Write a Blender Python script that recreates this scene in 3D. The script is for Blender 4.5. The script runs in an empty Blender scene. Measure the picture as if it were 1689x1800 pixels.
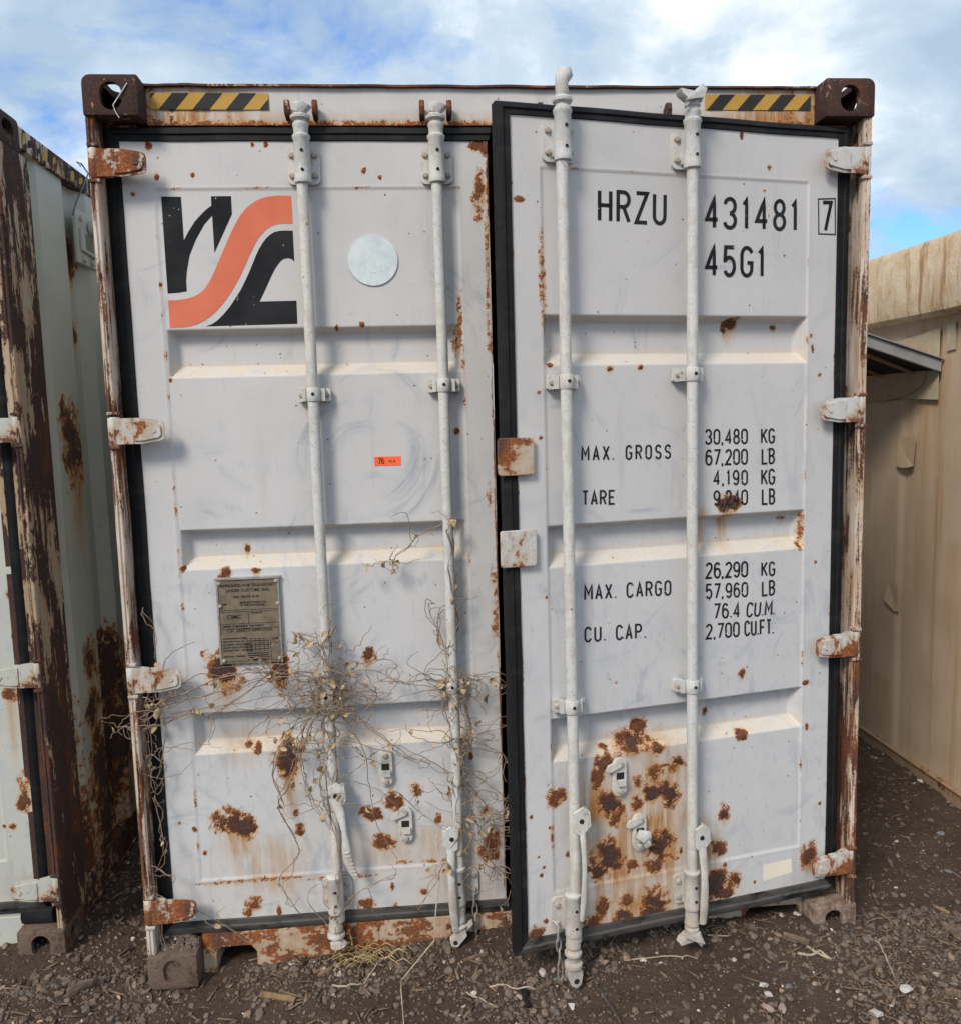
import bpy, bmesh, math, random
import numpy as np
from mathutils import Vector, Matrix, noise as mnoise
from math import sin, cos, pi, radians
random.seed(7); rng = np.random.default_rng(7)
S = bpy.context.scene; COL = S.collection

# measured positions, in metres (door tables: along the door, height)
CAM_LOC = (-0.297,-2.721,1.862)
CAM_ROT = [(0.9961,0.03607,-0.08105),(-0.08453,0.1083,-0.9905),(-0.02695,0.9935,0.1109)]
RDOOR_FREE = (-0.013,-0.187)
RDOOR_ANGLE = 0.19489
RDOOR_WIDTH = 1.1980
LOGO_W = [(0.1205,2.564),(0.1802,2.563),(0.1807,2.432),(0.1954,2.457),(0.2161,2.487),(0.2412,2.513),(0.2561,2.526),(0.2708,2.536),(0.2716,2.564),(0.3323,2.564),(0.332,2.51),(0.2716,2.393),(0.2713,2.506),(0.2463,2.48),(0.2175,2.434),(0.1957,2.387),(0.1842,2.34),(0.1798,2.307),(0.1802,2.277),(0.1554,2.273),(0.1213,2.271)]
LOGO_S = [(0.1209,2.25),(0.1421,2.25),(0.1635,2.252),(0.1812,2.255),(0.1972,2.26),(0.2118,2.266),(0.2266,2.276),(0.2367,2.286),(0.246,2.299),(0.2576,2.317),(0.2682,2.337),(0.2953,2.393),(0.3222,2.447),(0.3344,2.47),(0.3475,2.492),(0.3598,2.509),(0.374,2.525),(0.3899,2.538),(0.4086,2.55),(0.428,2.558),(0.4472,2.562),(0.4806,2.565),(0.5163,2.564),(0.5167,2.479),(0.4977,2.48),(0.4809,2.48),(0.4656,2.478),(0.451,2.473),(0.4362,2.464),(0.4222,2.451),(0.41,2.438),(0.3992,2.422),(0.3752,2.378),(0.3483,2.324),(0.3336,2.3),(0.3169,2.274),(0.2998,2.251),(0.2808,2.229),(0.264,2.212),(0.2455,2.197),(0.2267,2.185),(0.2061,2.175),(0.1843,2.169),(0.1627,2.166),(0.1214,2.166)]
LOGO_L = [(0.2319,2.168),(0.2513,2.175),(0.2687,2.186),(0.2889,2.205),(0.3094,2.228),(0.3291,2.255),(0.3469,2.281),(0.3601,2.305),(0.3724,2.328),(0.3995,2.386),(0.4091,2.404),(0.4205,2.421),(0.4323,2.436),(0.4458,2.447),(0.4596,2.455),(0.475,2.458),(0.4942,2.459),(0.5161,2.458),(0.5162,2.363),(0.5121,2.368),(0.5065,2.372),(0.5004,2.374),(0.4946,2.374),(0.4869,2.373),(0.48,2.37),(0.4725,2.364),(0.4649,2.355),(0.4545,2.341),(0.4439,2.322),(0.4225,2.28),(0.4022,2.242),(0.5169,2.243),(0.5162,2.171)]
PLATE = [(0.2136,1.362),(0.4187,1.355),(0.4153,1.076),(0.2167,1.079)]
ROUND = (0.7623,2.363) , 0.0779
TAG = [(0.7408,1.742),(0.8273,1.741),(0.8262,1.711),(0.7414,1.712)]
WLABEL = [(0.8989,0.2969),(1.013,0.2996),(1.016,0.2487),(0.8996,0.2364)]
TEXTS = [('HRZU',[(0.3099,2.432),(0.5383,2.429),(0.3111,2.529)]),('431481',[(0.6717,2.424),(1.011,2.426),(0.6714,2.524)]),('7',[(1.093,2.427),(1.136,2.428),(1.091,2.526)]),('45G1',[(0.672,2.279),(0.8908,2.279),(0.6718,2.377)]),('MAX. GROSS',[(0.2462,1.718),(0.5521,1.713),(0.2469,1.765)]),('TARE',[(0.246,1.581),(0.3587,1.578),(0.2467,1.628)]),('30,480',[(0.6734,1.753),(0.8291,1.75),(0.6733,1.804)]),('KG',[(0.8778,1.75),(0.9313,1.748),(0.8773,1.801)]),('67,200',[(0.6736,1.686),(0.8297,1.683),(0.6734,1.739)]),('LB',[(0.8807,1.681),(0.9322,1.681),(0.8801,1.735)]),('4,190',[(0.7026,1.621),(0.8303,1.616),(0.7024,1.672)]),('KG',[(0.8793,1.614),(0.9331,1.613),(0.8787,1.668)]),('9,240',[(0.7028,1.554),(0.8309,1.551),(0.7026,1.606)]),('LB',[(0.8822,1.548),(0.934,1.547),(0.8816,1.603)]),('MAX. CARGO',[(0.2492,1.282),(0.5511,1.273),(0.25,1.333)]),('CU. CAP.',[(0.2473,1.148),(0.4616,1.14),(0.248,1.199)]),('26,290',[(0.6745,1.317),(0.833,1.311),(0.6744,1.372)]),('KG',[(0.8827,1.309),(0.9371,1.306),(0.8821,1.36)]),('57,960',[(0.6747,1.25),(0.8336,1.244),(0.6745,1.302)]),('LB',[(0.8856,1.241),(0.938,1.241),(0.885,1.295)]),('76.4',[(0.7042,1.181),(0.8041,1.177),(0.704,1.234)]),('CU.M.',[(0.8256,1.175),(0.9367,1.173),(0.8295,1.227)]),('2,700',[(0.675,1.115),(0.8025,1.112),(0.6749,1.168)]),('CU.FT.',[(0.8197,1.112),(0.9353,1.108),(0.8192,1.166)])]
CHECKBOX = [(1.08,2.53),(1.143,2.534),(1.146,2.421),(1.083,2.421)]
RUST_L = [(0.224,1.062,0.0475,0.057,1,0.1425),(0.4045,1.058,0.0285,0.0456,0.8,0.1045),(0.6933,1.082,0.019,0.0209,0.7,0.0475),(0.4161,0.7405,0.0361,0.0513,1,0.209),(0.2175,0.5383,0.0456,0.038,0.9,0.171),(0.2574,0.5155,0.0342,0.038,0.9,0.171),(0.2755,0.2297,0.0228,0.0247,0.35,0.0152),(0.2592,0.2105,0.0171,0.0152,0.35,0.0114),(0.7588,0.5702,0.0285,0.0266,0.6,0.019),(0.8333,0.6018,0.019,0.019,0.6,0.0114),(0.6723,0.5274,0.0228,0.0171,0.5,0.019),(0.7013,0.5295,0.0152,0.0171,0.5,0.019),(0.7221,0.4221,0.0304,0.0228,0.4,0.076),(0.7077,0.4476,0.0133,0.0133,0.4,0.0152),(0.4311,0.5518,0.0114,0.0133,0.5,0.0152),(0.4412,0.4886,0.0152,0.019,0.5,0.0152),(0.3123,1.454,0.0114,0.0171,0.6,0.0342),(0.2481,1.378,0.0152,0.0133,0.6,0.0266),(0.233,1.367,0.0152,0.0114,0.4,0.0228),(0.3448,1.383,0.0152,0.0114,0.6,0.0266),(1.012,1.819,0.0114,0.0133,0.4,0.0114),(1.022,2.106,0.0114,0.038,0.35,0.019),(1.105,2.584,0.0152,0.0418,0.35,0.019),(1.104,2.546,0.0171,0.0532,0.35,0.019),(1.102,2.713,0.0247,0.0133,0.4,0.019),(1.127,2.702,0.0152,0.0171,0.4,0.019),(0.286,0.79,0.0152,0.0095,0.5,0.0095),(0.3131,0.7745,0.0152,0.0133,0.5,0.0114),(0.09462,2.717,0.0114,0.0152,0.5,0.019),(0.4079,2.717,0.0076,0.0095,0.4,0.0114),(0.4477,2.717,0.0076,0.0114,0.4,0.0114),(0.2216,2.625,0.0076,0.0095,0.5,0.0057),(0.03868,2.571,0.0095,0.0095,0.4,0.0057),(1.091,0.4,0.0228,0.0494,0.4,0.019),(1.07,0.36,0.0266,0.0266,0.35,0.019),(1.069,0.5148,0.0152,0.0152,0.4,0.0095),(0.358,0.2027,0.0095,0.0228,0.3,0.0076),(0.5226,0.9195,0.0095,0.0076,0.3,0.0076),(0.655,0.2002,0.0228,0.0171,0.3,0.0095),(0.7503,0.1927,0.0095,0.0133,0.3,0.0076),(0.743,0.2598,0.0076,0.019,0.3,0.0076),(0.8498,0.2351,0.0133,0.0114,0.4,0.0076),(0.7853,0.3476,0.0266,0.0057,0.3,0.0076),(0.8829,0.3446,0.0475,0.0057,0.3,0.0076),(0.5706,0.31,0.114,0.0057,0.25,0.0076),(0.2654,0.3206,0.171,0.00475,0.3,0.019),(0.09467,0.5147,0.0095,0.0114,0.5,0.0114),(0.1229,0.4284,0.0095,0.0114,0.4,0.0057),(0.04611,0.5401,0.0057,0.0057,0.4,0.0057),(0.7451,2.638,0.0076,0.0095,0.3,0.0038),(0.794,2.617,0.0076,0.0076,0.3,0.0038),(0.6387,2.158,0.0057,0.0114,0.35,0.0057),(0.7182,2.165,0.0095,0.0095,0.35,0.0057),(1.119,1.337,0.0076,0.0342,0.35,0.0038),(1.13,1.24,0.0095,0.0418,0.35,0.0038),(1.124,1.172,0.0133,0.0475,0.4,0.0076),(1.137,1.064,0.0095,0.0342,0.4,0.0057),(1.14,1.014,0.0076,0.0285,0.35,0.0038),(1.113,1.604,0.0076,0.0475,0.3,0.0038),(1.124,2.176,0.0057,0.114,0.25,0.0038),(1.126,2.391,0.0057,0.114,0.3,0.0038),(0.9074,0.4951,0.0114,0.019,0.3,0.0057),(0.9492,0.5841,0.0095,0.0095,0.3,0.0057),(0.1121,2.623,0.0095,0.0114,0.3,0.0038),(0.1023,2.298,0.0057,0.0095,0.4,0.0228),(0.1124,2.003,0.0076,0.0095,0.4,0.0057),(0.1122,1.399,0.0095,0.0095,0.5,0.0152),(1.032,2.178,0.0076,0.057,0.25,0.0095),(1.027,0.7108,0.0076,0.0152,0.3,0.0038),(0.5142,0.7424,0.0076,0.0095,0.3,0.0038),(0.2066,2.051,0.0038,0.0038,0.3,0.0019),(0.1283,2.246,0.0038,0.0038,0.3,0.0019)]
RUST_R = [(0.4157,0.7917,0.0475,0.03061,0.9,0.05278),(0.4469,0.8381,0.02217,0.02375,0.45,0.01583),(0.4018,0.8069,0.03167,0.01583,0.5,0.01056),(0.3178,0.7443,0.02903,0.02903,0.55,0.02639),(0.2897,0.6955,0.02006,0.03167,0.5,0.06333),(0.3273,0.6046,0.03589,0.03061,1,0.04222),(0.3558,0.5518,0.02533,0.02903,0.5,0.0475),(0.3156,0.7921,0.01847,0.007917,0.4,0.01056),(0.5033,0.7638,0.02006,0.02006,0.6,0.0475),(0.5723,0.7083,0.03061,0.02533,1,0.06333),(0.4858,0.6882,0.03061,0.02375,0.45,0.02111),(0.4288,0.6643,0.02006,0.02006,0.45,0.02111),(0.4798,0.6242,0.03589,0.02903,1,0.06333),(0.5431,0.6092,0.03272,0.03589,1,0.1056),(0.4226,0.5924,0.019,0.02111,0.45,0.02111),(0.526,0.7067,0.02375,0.008444,0.4,0.01056),(0.1589,0.6625,0.02111,0.02217,0.5,0.03167),(0.145,0.6357,0.01056,0.01583,0.4,0.02111),(0.5135,0.4274,0.04117,0.0475,1,0.03167),(0.4959,0.3752,0.03167,0.02639,0.6,0.03167),(0.3225,0.4195,0.038,0.05014,1,0.01056),(0.2914,0.3843,0.03272,0.02375,0.9,0.01583),(0.2642,0.427,0.01478,0.02375,0.4,0.02111),(0.4068,0.3827,0.01583,0.01478,0.45,0.01583),(0.3924,0.3606,0.006333,0.005278,0.4,0.004222),(0.7505,0.5049,0.01689,0.02428,1,0.0475),(0.7269,0.3851,0.02111,0.02217,0.5,0.02639),(0.7153,0.2625,0.03694,0.04486,1,0.03167),(0.746,0.2226,0.03167,0.02111,0.8,0.01056),(0.7856,0.2667,0.02533,0.02639,0.8,0.03167),(0.4866,0.2462,0.04117,0.04486,1,0.01056),(0.4835,0.2049,0.04222,0.01583,0.9,0.005278),(0.3831,0.2687,0.01742,0.02375,0.4,0.01583),(0.2983,0.2629,0.02006,0.02639,0.4,0.02111),(0.3769,0.2146,0.03272,0.01847,0.9,0.005278),(0.2613,0.2098,0.02533,0.01847,0.4,0.01056),(0.06701,0.2108,0.02744,0.02533,0.6,0.005278),(0.05783,0.604,0.006333,0.007389,0.6,0.007389),(0.08976,0.4046,0.007389,0.007389,0.4,0.003167),(0.08036,0.4673,0.004222,0.004222,0.3,0.003167),(0.1824,0.4575,0.008444,0.01478,0.4,0.01056),(0.5865,0.4037,0.00475,0.01319,0.4,0.005278),(0.3718,0.5815,0.01161,0.02111,0.4,0.01583),(0.1296,0.525,0.006333,0.03694,0.35,0.005278),(0.1184,0.5585,0.00475,0.00475,0.3,0.002111),(0.1311,0.4611,0.004222,0.01583,0.3,0.002639),(0.09828,0.4297,0.006333,0.007389,0.3,0.002639),(0.2527,0.3967,0.008444,0.01056,0.4,0.005278),(0.1027,0.2468,0.01056,0.0095,0.3,0.002639),(0.2336,0.2181,0.006333,0.007389,0.5,0.002111),(0.7576,1.558,0.0342,0.0266,0.9,0.1615),(0.7829,2.136,0.0247,0.0152,0.6,0.076),(0.7645,2.118,0.0114,0.0114,0.5,0.038),(0.8106,0.9843,0.0133,0.0171,0.6,0.019),(0.8122,0.7733,0.0171,0.0133,0.5,0.0171),(0.6975,0.857,0.0095,0.0152,0.5,0.0152),(0.3533,1.007,0.0076,0.0057,0.4,0.0038),(0.4478,2.002,0.0133,0.0095,0.6,0.0114),(0.3464,1.997,0.0133,0.0114,0.6,0.019),(0.15,2.011,0.0133,0.0076,0.4,0.0057),(0.1278,2.344,0.0076,0.057,0.35,0.0152),(0.1293,2.246,0.0095,0.057,0.4,0.0152),(0.1345,2.147,0.0095,0.0475,0.35,0.0152),(0.9461,2.127,0.0152,0.0095,0.5,0.0152),(1.039,1.468,0.00665,0.0418,0.5,0.0152),(1.033,1.401,0.0114,0.0152,0.5,0.0095),(0.9834,1.497,0.0171,0.00475,0.4,0.0057),(1.06,0.9266,0.0171,0.0095,0.5,0.0114),(1.067,0.7681,0.0076,0.0152,0.5,0.0095),(0.7969,2.71,0.0076,0.0133,0.5,0.0057),(0.8978,2.619,0.0076,0.0095,0.4,0.0152),(0.06039,2.486,0.0171,0.0095,0.3,0.0057),(1.061,2.097,0.0076,0.0095,0.4,0.0076),(1.068,2.056,0.0057,0.0171,0.4,0.0076),(0.6589,2.123,0.0057,0.0152,0.4,0.019),(1.096,1.969,0.0076,0.0076,0.5,0.0076),(1.083,0.2958,0.0285,0.0418,0.8,0.0475),(0.7518,0.323,0.0076,0.0076,0.3,0.0057),(0.868,0.2401,0.0057,0.0076,0.3,0.0057),(1.126,0.4838,0.0057,0.0076,0.5,0.0057),(1.093,1.343,0.0057,0.0057,0.4,0.0038),(0.8821,2.548,0.0057,0.0057,0.4,0.0038),(0.9599,2.35,0.0057,0.0057,0.4,0.0038),(0.07742,1.743,0.0057,0.0057,0.3,0.0038),(0.1396,0.6602,0.0228,0.0266,0.4,0.0228),(0.8996,2.473,0.0038,0.0038,0.3,0.0038),(0.1121,1.929,0.0057,0.0057,0.3,0.0038),(0.1148,1.793,0.0057,0.0057,0.3,0.0038),(0.1234,1.304,0.0057,0.0057,0.3,0.0038)]
FLAPS = [(0.03104,1.741),(0.03355,1.464)]
RET_L = [(0.7368,0.6928),(0.7963,0.4872)]
RET_R = [(0.3594,0.696),(0.4286,0.4976)]
TAPE_L = [(-1.041,2.869),(-0.688,2.87),(-0.6906,2.822),(-1.045,2.821)]
TAPE_R = [(0.6902,2.87),(1.041,2.871),(1.042,2.823),(0.6903,2.823)]
SILL = [(-1.026,0.03622),(-1.021,0.08771),(-1.065,0.1018),(-0.8985,0.08802),(-0.8714,0.02323),(0.8477,0.03166),(0.8725,0.08403),(1.038,0.08203)]
STONE_AT = [(-0.6432,-0.002258,0.0133),(0.7285,-0.1179,0.0133),(0.7748,-0.2936,0.0171),(0.7754,-0.2442,0.0171),(0.7412,-0.3459,0.0266),(0.7828,-0.3587,0.0247),(1.201,-0.3298,0.0266),(1.05,-0.4235,0.0304),(2.035,0.7685,0.0209),(1.745,0.6342,0.0133),(1.836,0.5856,0.0114),(1.86,0.5353,0.0152),(1.839,0.4188,0.0171),(1.513,0.2452,0.0095),(0.4263,-0.09111,0.0152),(0.4807,-0.1048,0.0095),(-1.311,-0.01225,0.0114),(-1.502,-0.1449,0.0152),(0.1488,-0.2548,0.019),(0.115,-0.115,0.0152),(0.1158,-0.1428,0.0114),(0.8502,-0.2544,0.0152),(1.129,-0.1036,0.0133),(0.9644,-0.2026,0.0076)]
WOOD_AT = [(-0.8333,-0.1058,-0.7205,-0.1386,0.0266),(-1.469,-0.01743,-1.383,0.05755,0.0418),(1.549,-0.02596,1.546,-0.1294,0.0494),(-0.6597,-0.02634,-0.6124,-0.00731,0.019),(0.9277,-0.05199,0.9974,-0.09318,0.0266),(0.04793,-0.1932,0.09296,-0.1666,0.0266),(-0.06969,-0.1272,-0.01838,-0.09205,0.0266),(1.092,-0.2367,1.188,-0.2043,0.0228),(-0.1753,-0.03745,-0.09124,-0.0246,0.0171),(1.329,-0.336,1.384,-0.3666,0.0342),(1.582,0.1178,1.617,0.07679,0.0152)]
TWIG_AT = [[(0.9411,-0.1366),(1.016,-0.1378),(1.036,-0.1683)],[(0.9873,-0.1059),(1.011,-0.1466),(1.038,-0.1732)],[(0.6759,-0.007109),(0.7459,-0.02088)],[(1.243,-0.08123),(1.221,-0.1805),(1.206,-0.2572)],[(-0.1007,-0.1568),(-0.04528,-0.1584),(0.04359,-0.1854)],[(-0.388,0.3137),(-0.3796,-0.001055),(-0.3833,-0.1217),(-0.3738,-0.2719)],[(0.229,-0.09851),(0.2456,-0.1953),(0.2702,-0.2867),(0.2813,-0.3504)],[(-0.6084,-0.0784),(-0.5605,-0.103),(-0.5061,-0.08766),(-0.4568,0.01257)],[(-0.1747,-0.16),(-0.1233,-0.203),(-0.08766,-0.2444)],[(0.3862,-0.0882),(0.5235,-0.08629),(0.6071,-0.1008)]]
RUST_SIDE = [(0.6775,1.801,0.09152,0.13,1,0.416),(0.5944,1.934,0.02288,0.0364,0.9,0.026),(0.8408,2.531,0.04576,0.078,0.6,0.312),(0.836,2.223,0.0286,0.0416,0.7,0.156),(0.6774,0.9501,0.0572,0.0572,0.9,0.234),(0.6592,0.7478,0.06864,0.0676,1,0.39),(0.8984,0.8374,0.103,0.156,1,0.26),(0.9092,0.5599,0.1373,0.234,1,0.26),(0.7471,0.3064,0.1373,0.286,1,0.156),(0.481,0.2508,0.1144,0.208,0.6,0.156),(0.3703,0.528,0.1144,0.312,0.6,0.156),(0.4469,0.952,0.02288,0.078,0.6,0.078),(0.9634,0.1257,0.0572,0.26,1,0.052),(0.6939,0.523,0.08008,0.156,0.9,0.104)]
VENT = [(0.8259,2.712),(0.9928,2.736),(0.8059,2.504),(0.9463,2.515),(0.9638,2.657)]
TANPTS = [(1.979,2.635),(1.167,2.663),(1.964,2.288),(1.147,2.31),(1.956,-0.04836),(1.015,-0.07965),(1.278,2.023),(1.354,2.171),(1.341,1.921),(1.773,1.903),(1.629,1.75),(1.418,1.579),(1.635,0.5084)]
V1 = [[(-0.03457,0.93),(0.06072,0.9699),(0.2059,0.9997),(0.3342,1.036),(0.4614,1.039),(0.5614,1.03),(0.6818,1.05),(0.7728,1.011)],[(-0.007584,0.9605),(0.1169,1.01),(0.2448,1.05),(0.3897,1.058),(0.5607,1.015),(0.642,0.9815),(0.771,0.9648)],[(0.05862,0.9379),(0.2393,0.9561),(0.3853,0.9765),(0.5328,1.007)],[(0.5708,1.232),(0.5779,1.109),(0.547,0.9962),(0.5803,0.8405),(0.54,0.6872),(0.5822,0.4671),(0.5468,0.3093),(0.5698,0.1041)],[(0.5967,1.202),(0.5469,1.11),(0.5864,0.9749),(0.5352,0.8625),(0.5834,0.7431),(0.5465,0.5885),(0.5767,0.4275),(0.5489,0.1468)],[(0.5777,0.985),(0.4884,0.8459),(0.4144,0.6562),(0.3838,0.5995),(0.4404,0.4374),(0.3703,0.3427),(0.4388,0.2166)],[(0.5297,0.9398),(0.4691,0.8278),(0.4872,0.6319),(0.5466,0.5094)],[(0.604,0.9548),(0.71,0.8328),(0.8191,0.7481),(0.8934,0.714)],[(0.593,0.917),(0.6696,0.7573),(0.6973,0.5188),(0.7675,0.3735)],[(0.4022,0.5982),(0.3706,0.6981),(0.4142,0.831),(0.5306,0.9589)],[(0.4599,1.19),(0.5037,1.16),(0.5535,1.135)],[(0.7728,1.011),(0.8651,0.9886),(0.9771,0.9728)],[(0.3708,1.044),(0.2764,0.973),(0.2011,0.9202),(0.1695,0.8457)],[(0.5979,0.8201),(0.7449,0.7722),(0.8931,0.7041),(0.9682,0.6796)],[(0.5715,0.2264),(0.6695,0.3),(0.766,0.3332)],[(0.548,0.1264),(0.4595,0.2554),(0.4999,0.3128)]]
V2 = [[(0.9622,1.513),(0.9912,1.438),(0.9696,1.336),(0.9947,1.183),(0.9613,1.07),(0.991,0.9333),(0.9567,0.7986),(0.9905,0.6584),(0.9558,0.521),(0.9893,0.3572)],[(1,1.372),(0.9765,1.26),(0.9323,1.215),(0.9439,1.109),(0.98,1.069)],[(0.9209,1.263),(0.8963,1.249),(0.9271,1.167),(0.9619,1.089)],[(0.9701,1.05),(1.016,1.009),(1.062,0.9876),(1.048,0.9301),(1.004,0.9131)],[(0.9783,1.011),(0.9384,0.9362),(0.963,0.8178),(0.9979,0.7173),(0.9646,0.5605)],[(0.9954,0.9524),(1.029,0.8139),(0.9973,0.6976),(1.042,0.5953),(1.117,0.51),(1.157,0.5876)],[(0.9774,0.9825),(0.8658,1.008),(0.8096,1.001),(0.7551,1.033)],[(0.9493,0.6808),(0.8382,0.7567),(0.7644,0.7906),(0.6882,0.7562)],[(0.9902,0.7769),(1.066,0.7526),(1.132,0.7288),(1.159,0.6476)],[(0.9973,0.6976),(1.1,0.6114),(1.138,0.5689)],[(0.9622,1.513),(0.8919,1.498),(0.8351,1.444),(0.7875,1.396)],[(0.873,1.48),(0.8605,1.49),(0.8465,1.509)],[(0.8063,1.408),(0.7869,1.381),(0.8009,1.362)],[(0.7931,1.399),(0.7789,1.409)],[(1.004,0.5978),(1.057,0.4334),(1.094,0.3495),(1.072,0.2694)],[(0.9921,0.5185),(0.9406,0.4013),(0.8792,0.284),(0.8284,0.2063)],[(1.021,0.5366),(1.079,0.5327),(1.157,0.5476)],[(0.7772,0.6325),(0.8499,0.5482),(0.9431,0.4818)]]
V3 = [[(-0.01167,1.287),(0.01206,1.249),(0.02109,1.174),(0.02552,1.109)],[(-0.0524,0.878),(0.002129,0.8937),(0.05701,0.9133),(0.1485,0.9422)],[(-0.0606,0.8879),(-0.0957,0.8938),(-0.0679,0.8599),(-0.04354,0.8774)],[(-0.004387,1.007),(-0.02191,0.933),(-0.005274,0.8371),(-0.02114,0.7616),(-0.008461,0.6839)],[(-0.01274,0.9891),(0.0237,0.9493),(0.0352,0.8537),(-0.000507,0.7219)],[(-0.0132,0.7994),(0.02889,0.7585),(0.01739,0.7207)],[(-0.01334,0.6649),(0.00352,0.5667),(0.01265,0.4584),(-0.01775,0.4114)],[(-0.01775,0.4114),(0.02263,0.3887),(0.03042,0.3683)],[(0.02113,1.044),(-0.01869,0.98),(0.03508,0.9864),(0.07827,0.9651)],[(0.0654,1.041),(0.1151,0.982),(0.1383,0.9238)],[(-0.02244,0.7425),(-0.004382,0.6643),(0.01739,0.7207)],[(-0.03096,0.3234),(-0.03332,0.234),(-0.01893,0.09208)],[(-0.03707,0.314),(0.08732,0.2544),(0.1935,0.1756),(0.284,0.1277)]]
SCUFF_C = (0.708,1.748)
WIRE1 = [(0.8418,2.872),(0.8878,2.9),(0.9367,2.907),(0.9221,2.866),(0.8628,2.807),(0.7655,2.718),(0.7209,2.66)]

# ------------------------------------------------------------------ camera
cam_d = bpy.data.cameras.new('camera'); cam = bpy.data.objects.new('camera', cam_d); COL.objects.link(cam)
cm = Matrix([list(r) for r in CAM_ROT]).to_4x4(); cm.translation = Vector(CAM_LOC); cam.matrix_world = cm
cam_d.sensor_fit = 'VERTICAL'; cam_d.sensor_height = 24; cam_d.lens = 1500/1800*24
cam_d.clip_start = .05; cam_d.clip_end = 2000; S.camera = cam
# ------------------------------------------------------------------ sky
SUN = Vector((-.50, -.66, .72)).normalized()
W = bpy.data.worlds.new('World'); S.world = W; W.use_nodes = True
wn = W.node_tree; wn.nodes.clear()
def wnode(t, **k):
    n = wn.nodes.new(t)
    for a, b in k.items(): setattr(n, a, b)
    return n
wout = wnode('ShaderNodeOutputWorld'); wbg = wnode('ShaderNodeBackground')
sky = wnode('ShaderNodeTexSky', sky_type='NISHITA', sun_disc=False)
sky.sun_elevation = math.asin(SUN.z); sky.sun_rotation = math.atan2(SUN.x, SUN.y) % (2*pi)
sky.air_density = 1.0; sky.dust_density = .6; sky.ozone_density = 1.6
tc = wnode('ShaderNodeTexCoord'); sep = wnode('ShaderNodeSeparateXYZ'); wn.links.new(tc.outputs['Generated'], sep.inputs[0])
def wm(op, a, b=None, clamp=False):
    n = wnode('ShaderNodeMath', operation=op, use_clamp=clamp)
    for i, v in enumerate((a, b)):
        if v is None: continue
        if isinstance(v, (int, float)): n.inputs[i].default_value = v
        else: wn.links.new(v, n.inputs[i])
    return n.outputs[0]
SKY_Z = 1.3
zz = wm('ADD', wm('MAXIMUM', sep.outputs[2], 0.0), .45)
cmb = wnode('ShaderNodeCombineXYZ')
wn.links.new(wm('DIVIDE', sep.outputs[0], zz), cmb.inputs[0]); wn.links.new(wm('DIVIDE', sep.outputs[1], zz), cmb.inputs[1])
cmb.inputs[2].default_value = SKY_Z
def wnoise(scale, detail, rough, dist=0):
    n = wnode('ShaderNodeTexNoise'); n.inputs['Scale'].default_value = scale; n.inputs['Detail'].default_value = detail
    n.inputs['Roughness'].default_value = rough; n.inputs['Distortion'].default_value = dist
    wn.links.new(cmb.outputs[0], n.inputs['Vector']); return n.outputs[0]
def wramp(fac, stops):
    n = wnode('ShaderNodeValToRGB'); wn.links.new(fac, n.inputs[0]); e = n.color_ramp.elements
    while len(e) < len(stops): e.new(.5)
    for i, (p, c) in enumerate(stops):
        e[i].position = p; e[i].color = (*c, 1) if len(c) == 3 else c
    return n.outputs[0]
def wmix(fac, a, b):
    n = wnode('ShaderNodeMix', data_type='RGBA'); wn.links.new(fac, n.inputs[0])
    wn.links.new(a, n.inputs[6]); wn.links.new(b, n.inputs[7]); return n.outputs[2]
SKY_K = .13
cover = wramp(wm('ADD', wm('MULTIPLY', wnoise(3.2, 10, .60, .35), .72), wm('MULTIPLY', wnoise(1.3, 3, .5), .42)), [(.455, (0, 0, 0)), (.505, (.55, .55, .55)), (.568, (1, 1, 1))])
k = 1/SKY_K
ccol = wramp(wm('ADD', wm('MULTIPLY', wnoise(1.6, 3, .5, .2), .72), wm('MULTIPLY', wnoise(5.5, 8, .62, .3), .30)), [(.42, (.255*k, .335*k, .425*k)), (.495, (.355*k, .43*k, .505*k)), (.585, (.70*k, .71*k, .725*k))])
skb = wnode('ShaderNodeMix', data_type='RGBA', blend_type='MULTIPLY'); skb.inputs[0].default_value = 1
wn.links.new(sky.outputs[0], skb.inputs[6]); skb.inputs[7].default_value = (.40, .62, .92, 1)
fin = wmix(cover, skb.outputs[2], ccol)
wn.links.new(fin, wbg.inputs[0]); wbg.inputs[1].default_value = SKY_K
wn.links.new(wbg.outputs[0], wout.inputs[0])
# ------------------------------------------------------------------ sun (behind thin cloud: soft)
sd = bpy.data.lights.new('sun', 'SUN'); sd.energy = 1.6; sd.angle = radians(16); sd.color = (1, .93, .84)
so = bpy.data.objects.new('sun', sd); COL.objects.link(so); so.rotation_euler = SUN.to_track_quat('Z', 'Y').to_euler()
S.view_settings.view_transform = 'Standard'; S.view_settings.look = 'None'; S.view_settings.gamma = 1
S.view_settings.use_curve_mapping = False; S.view_settings.exposure = .86

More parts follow.
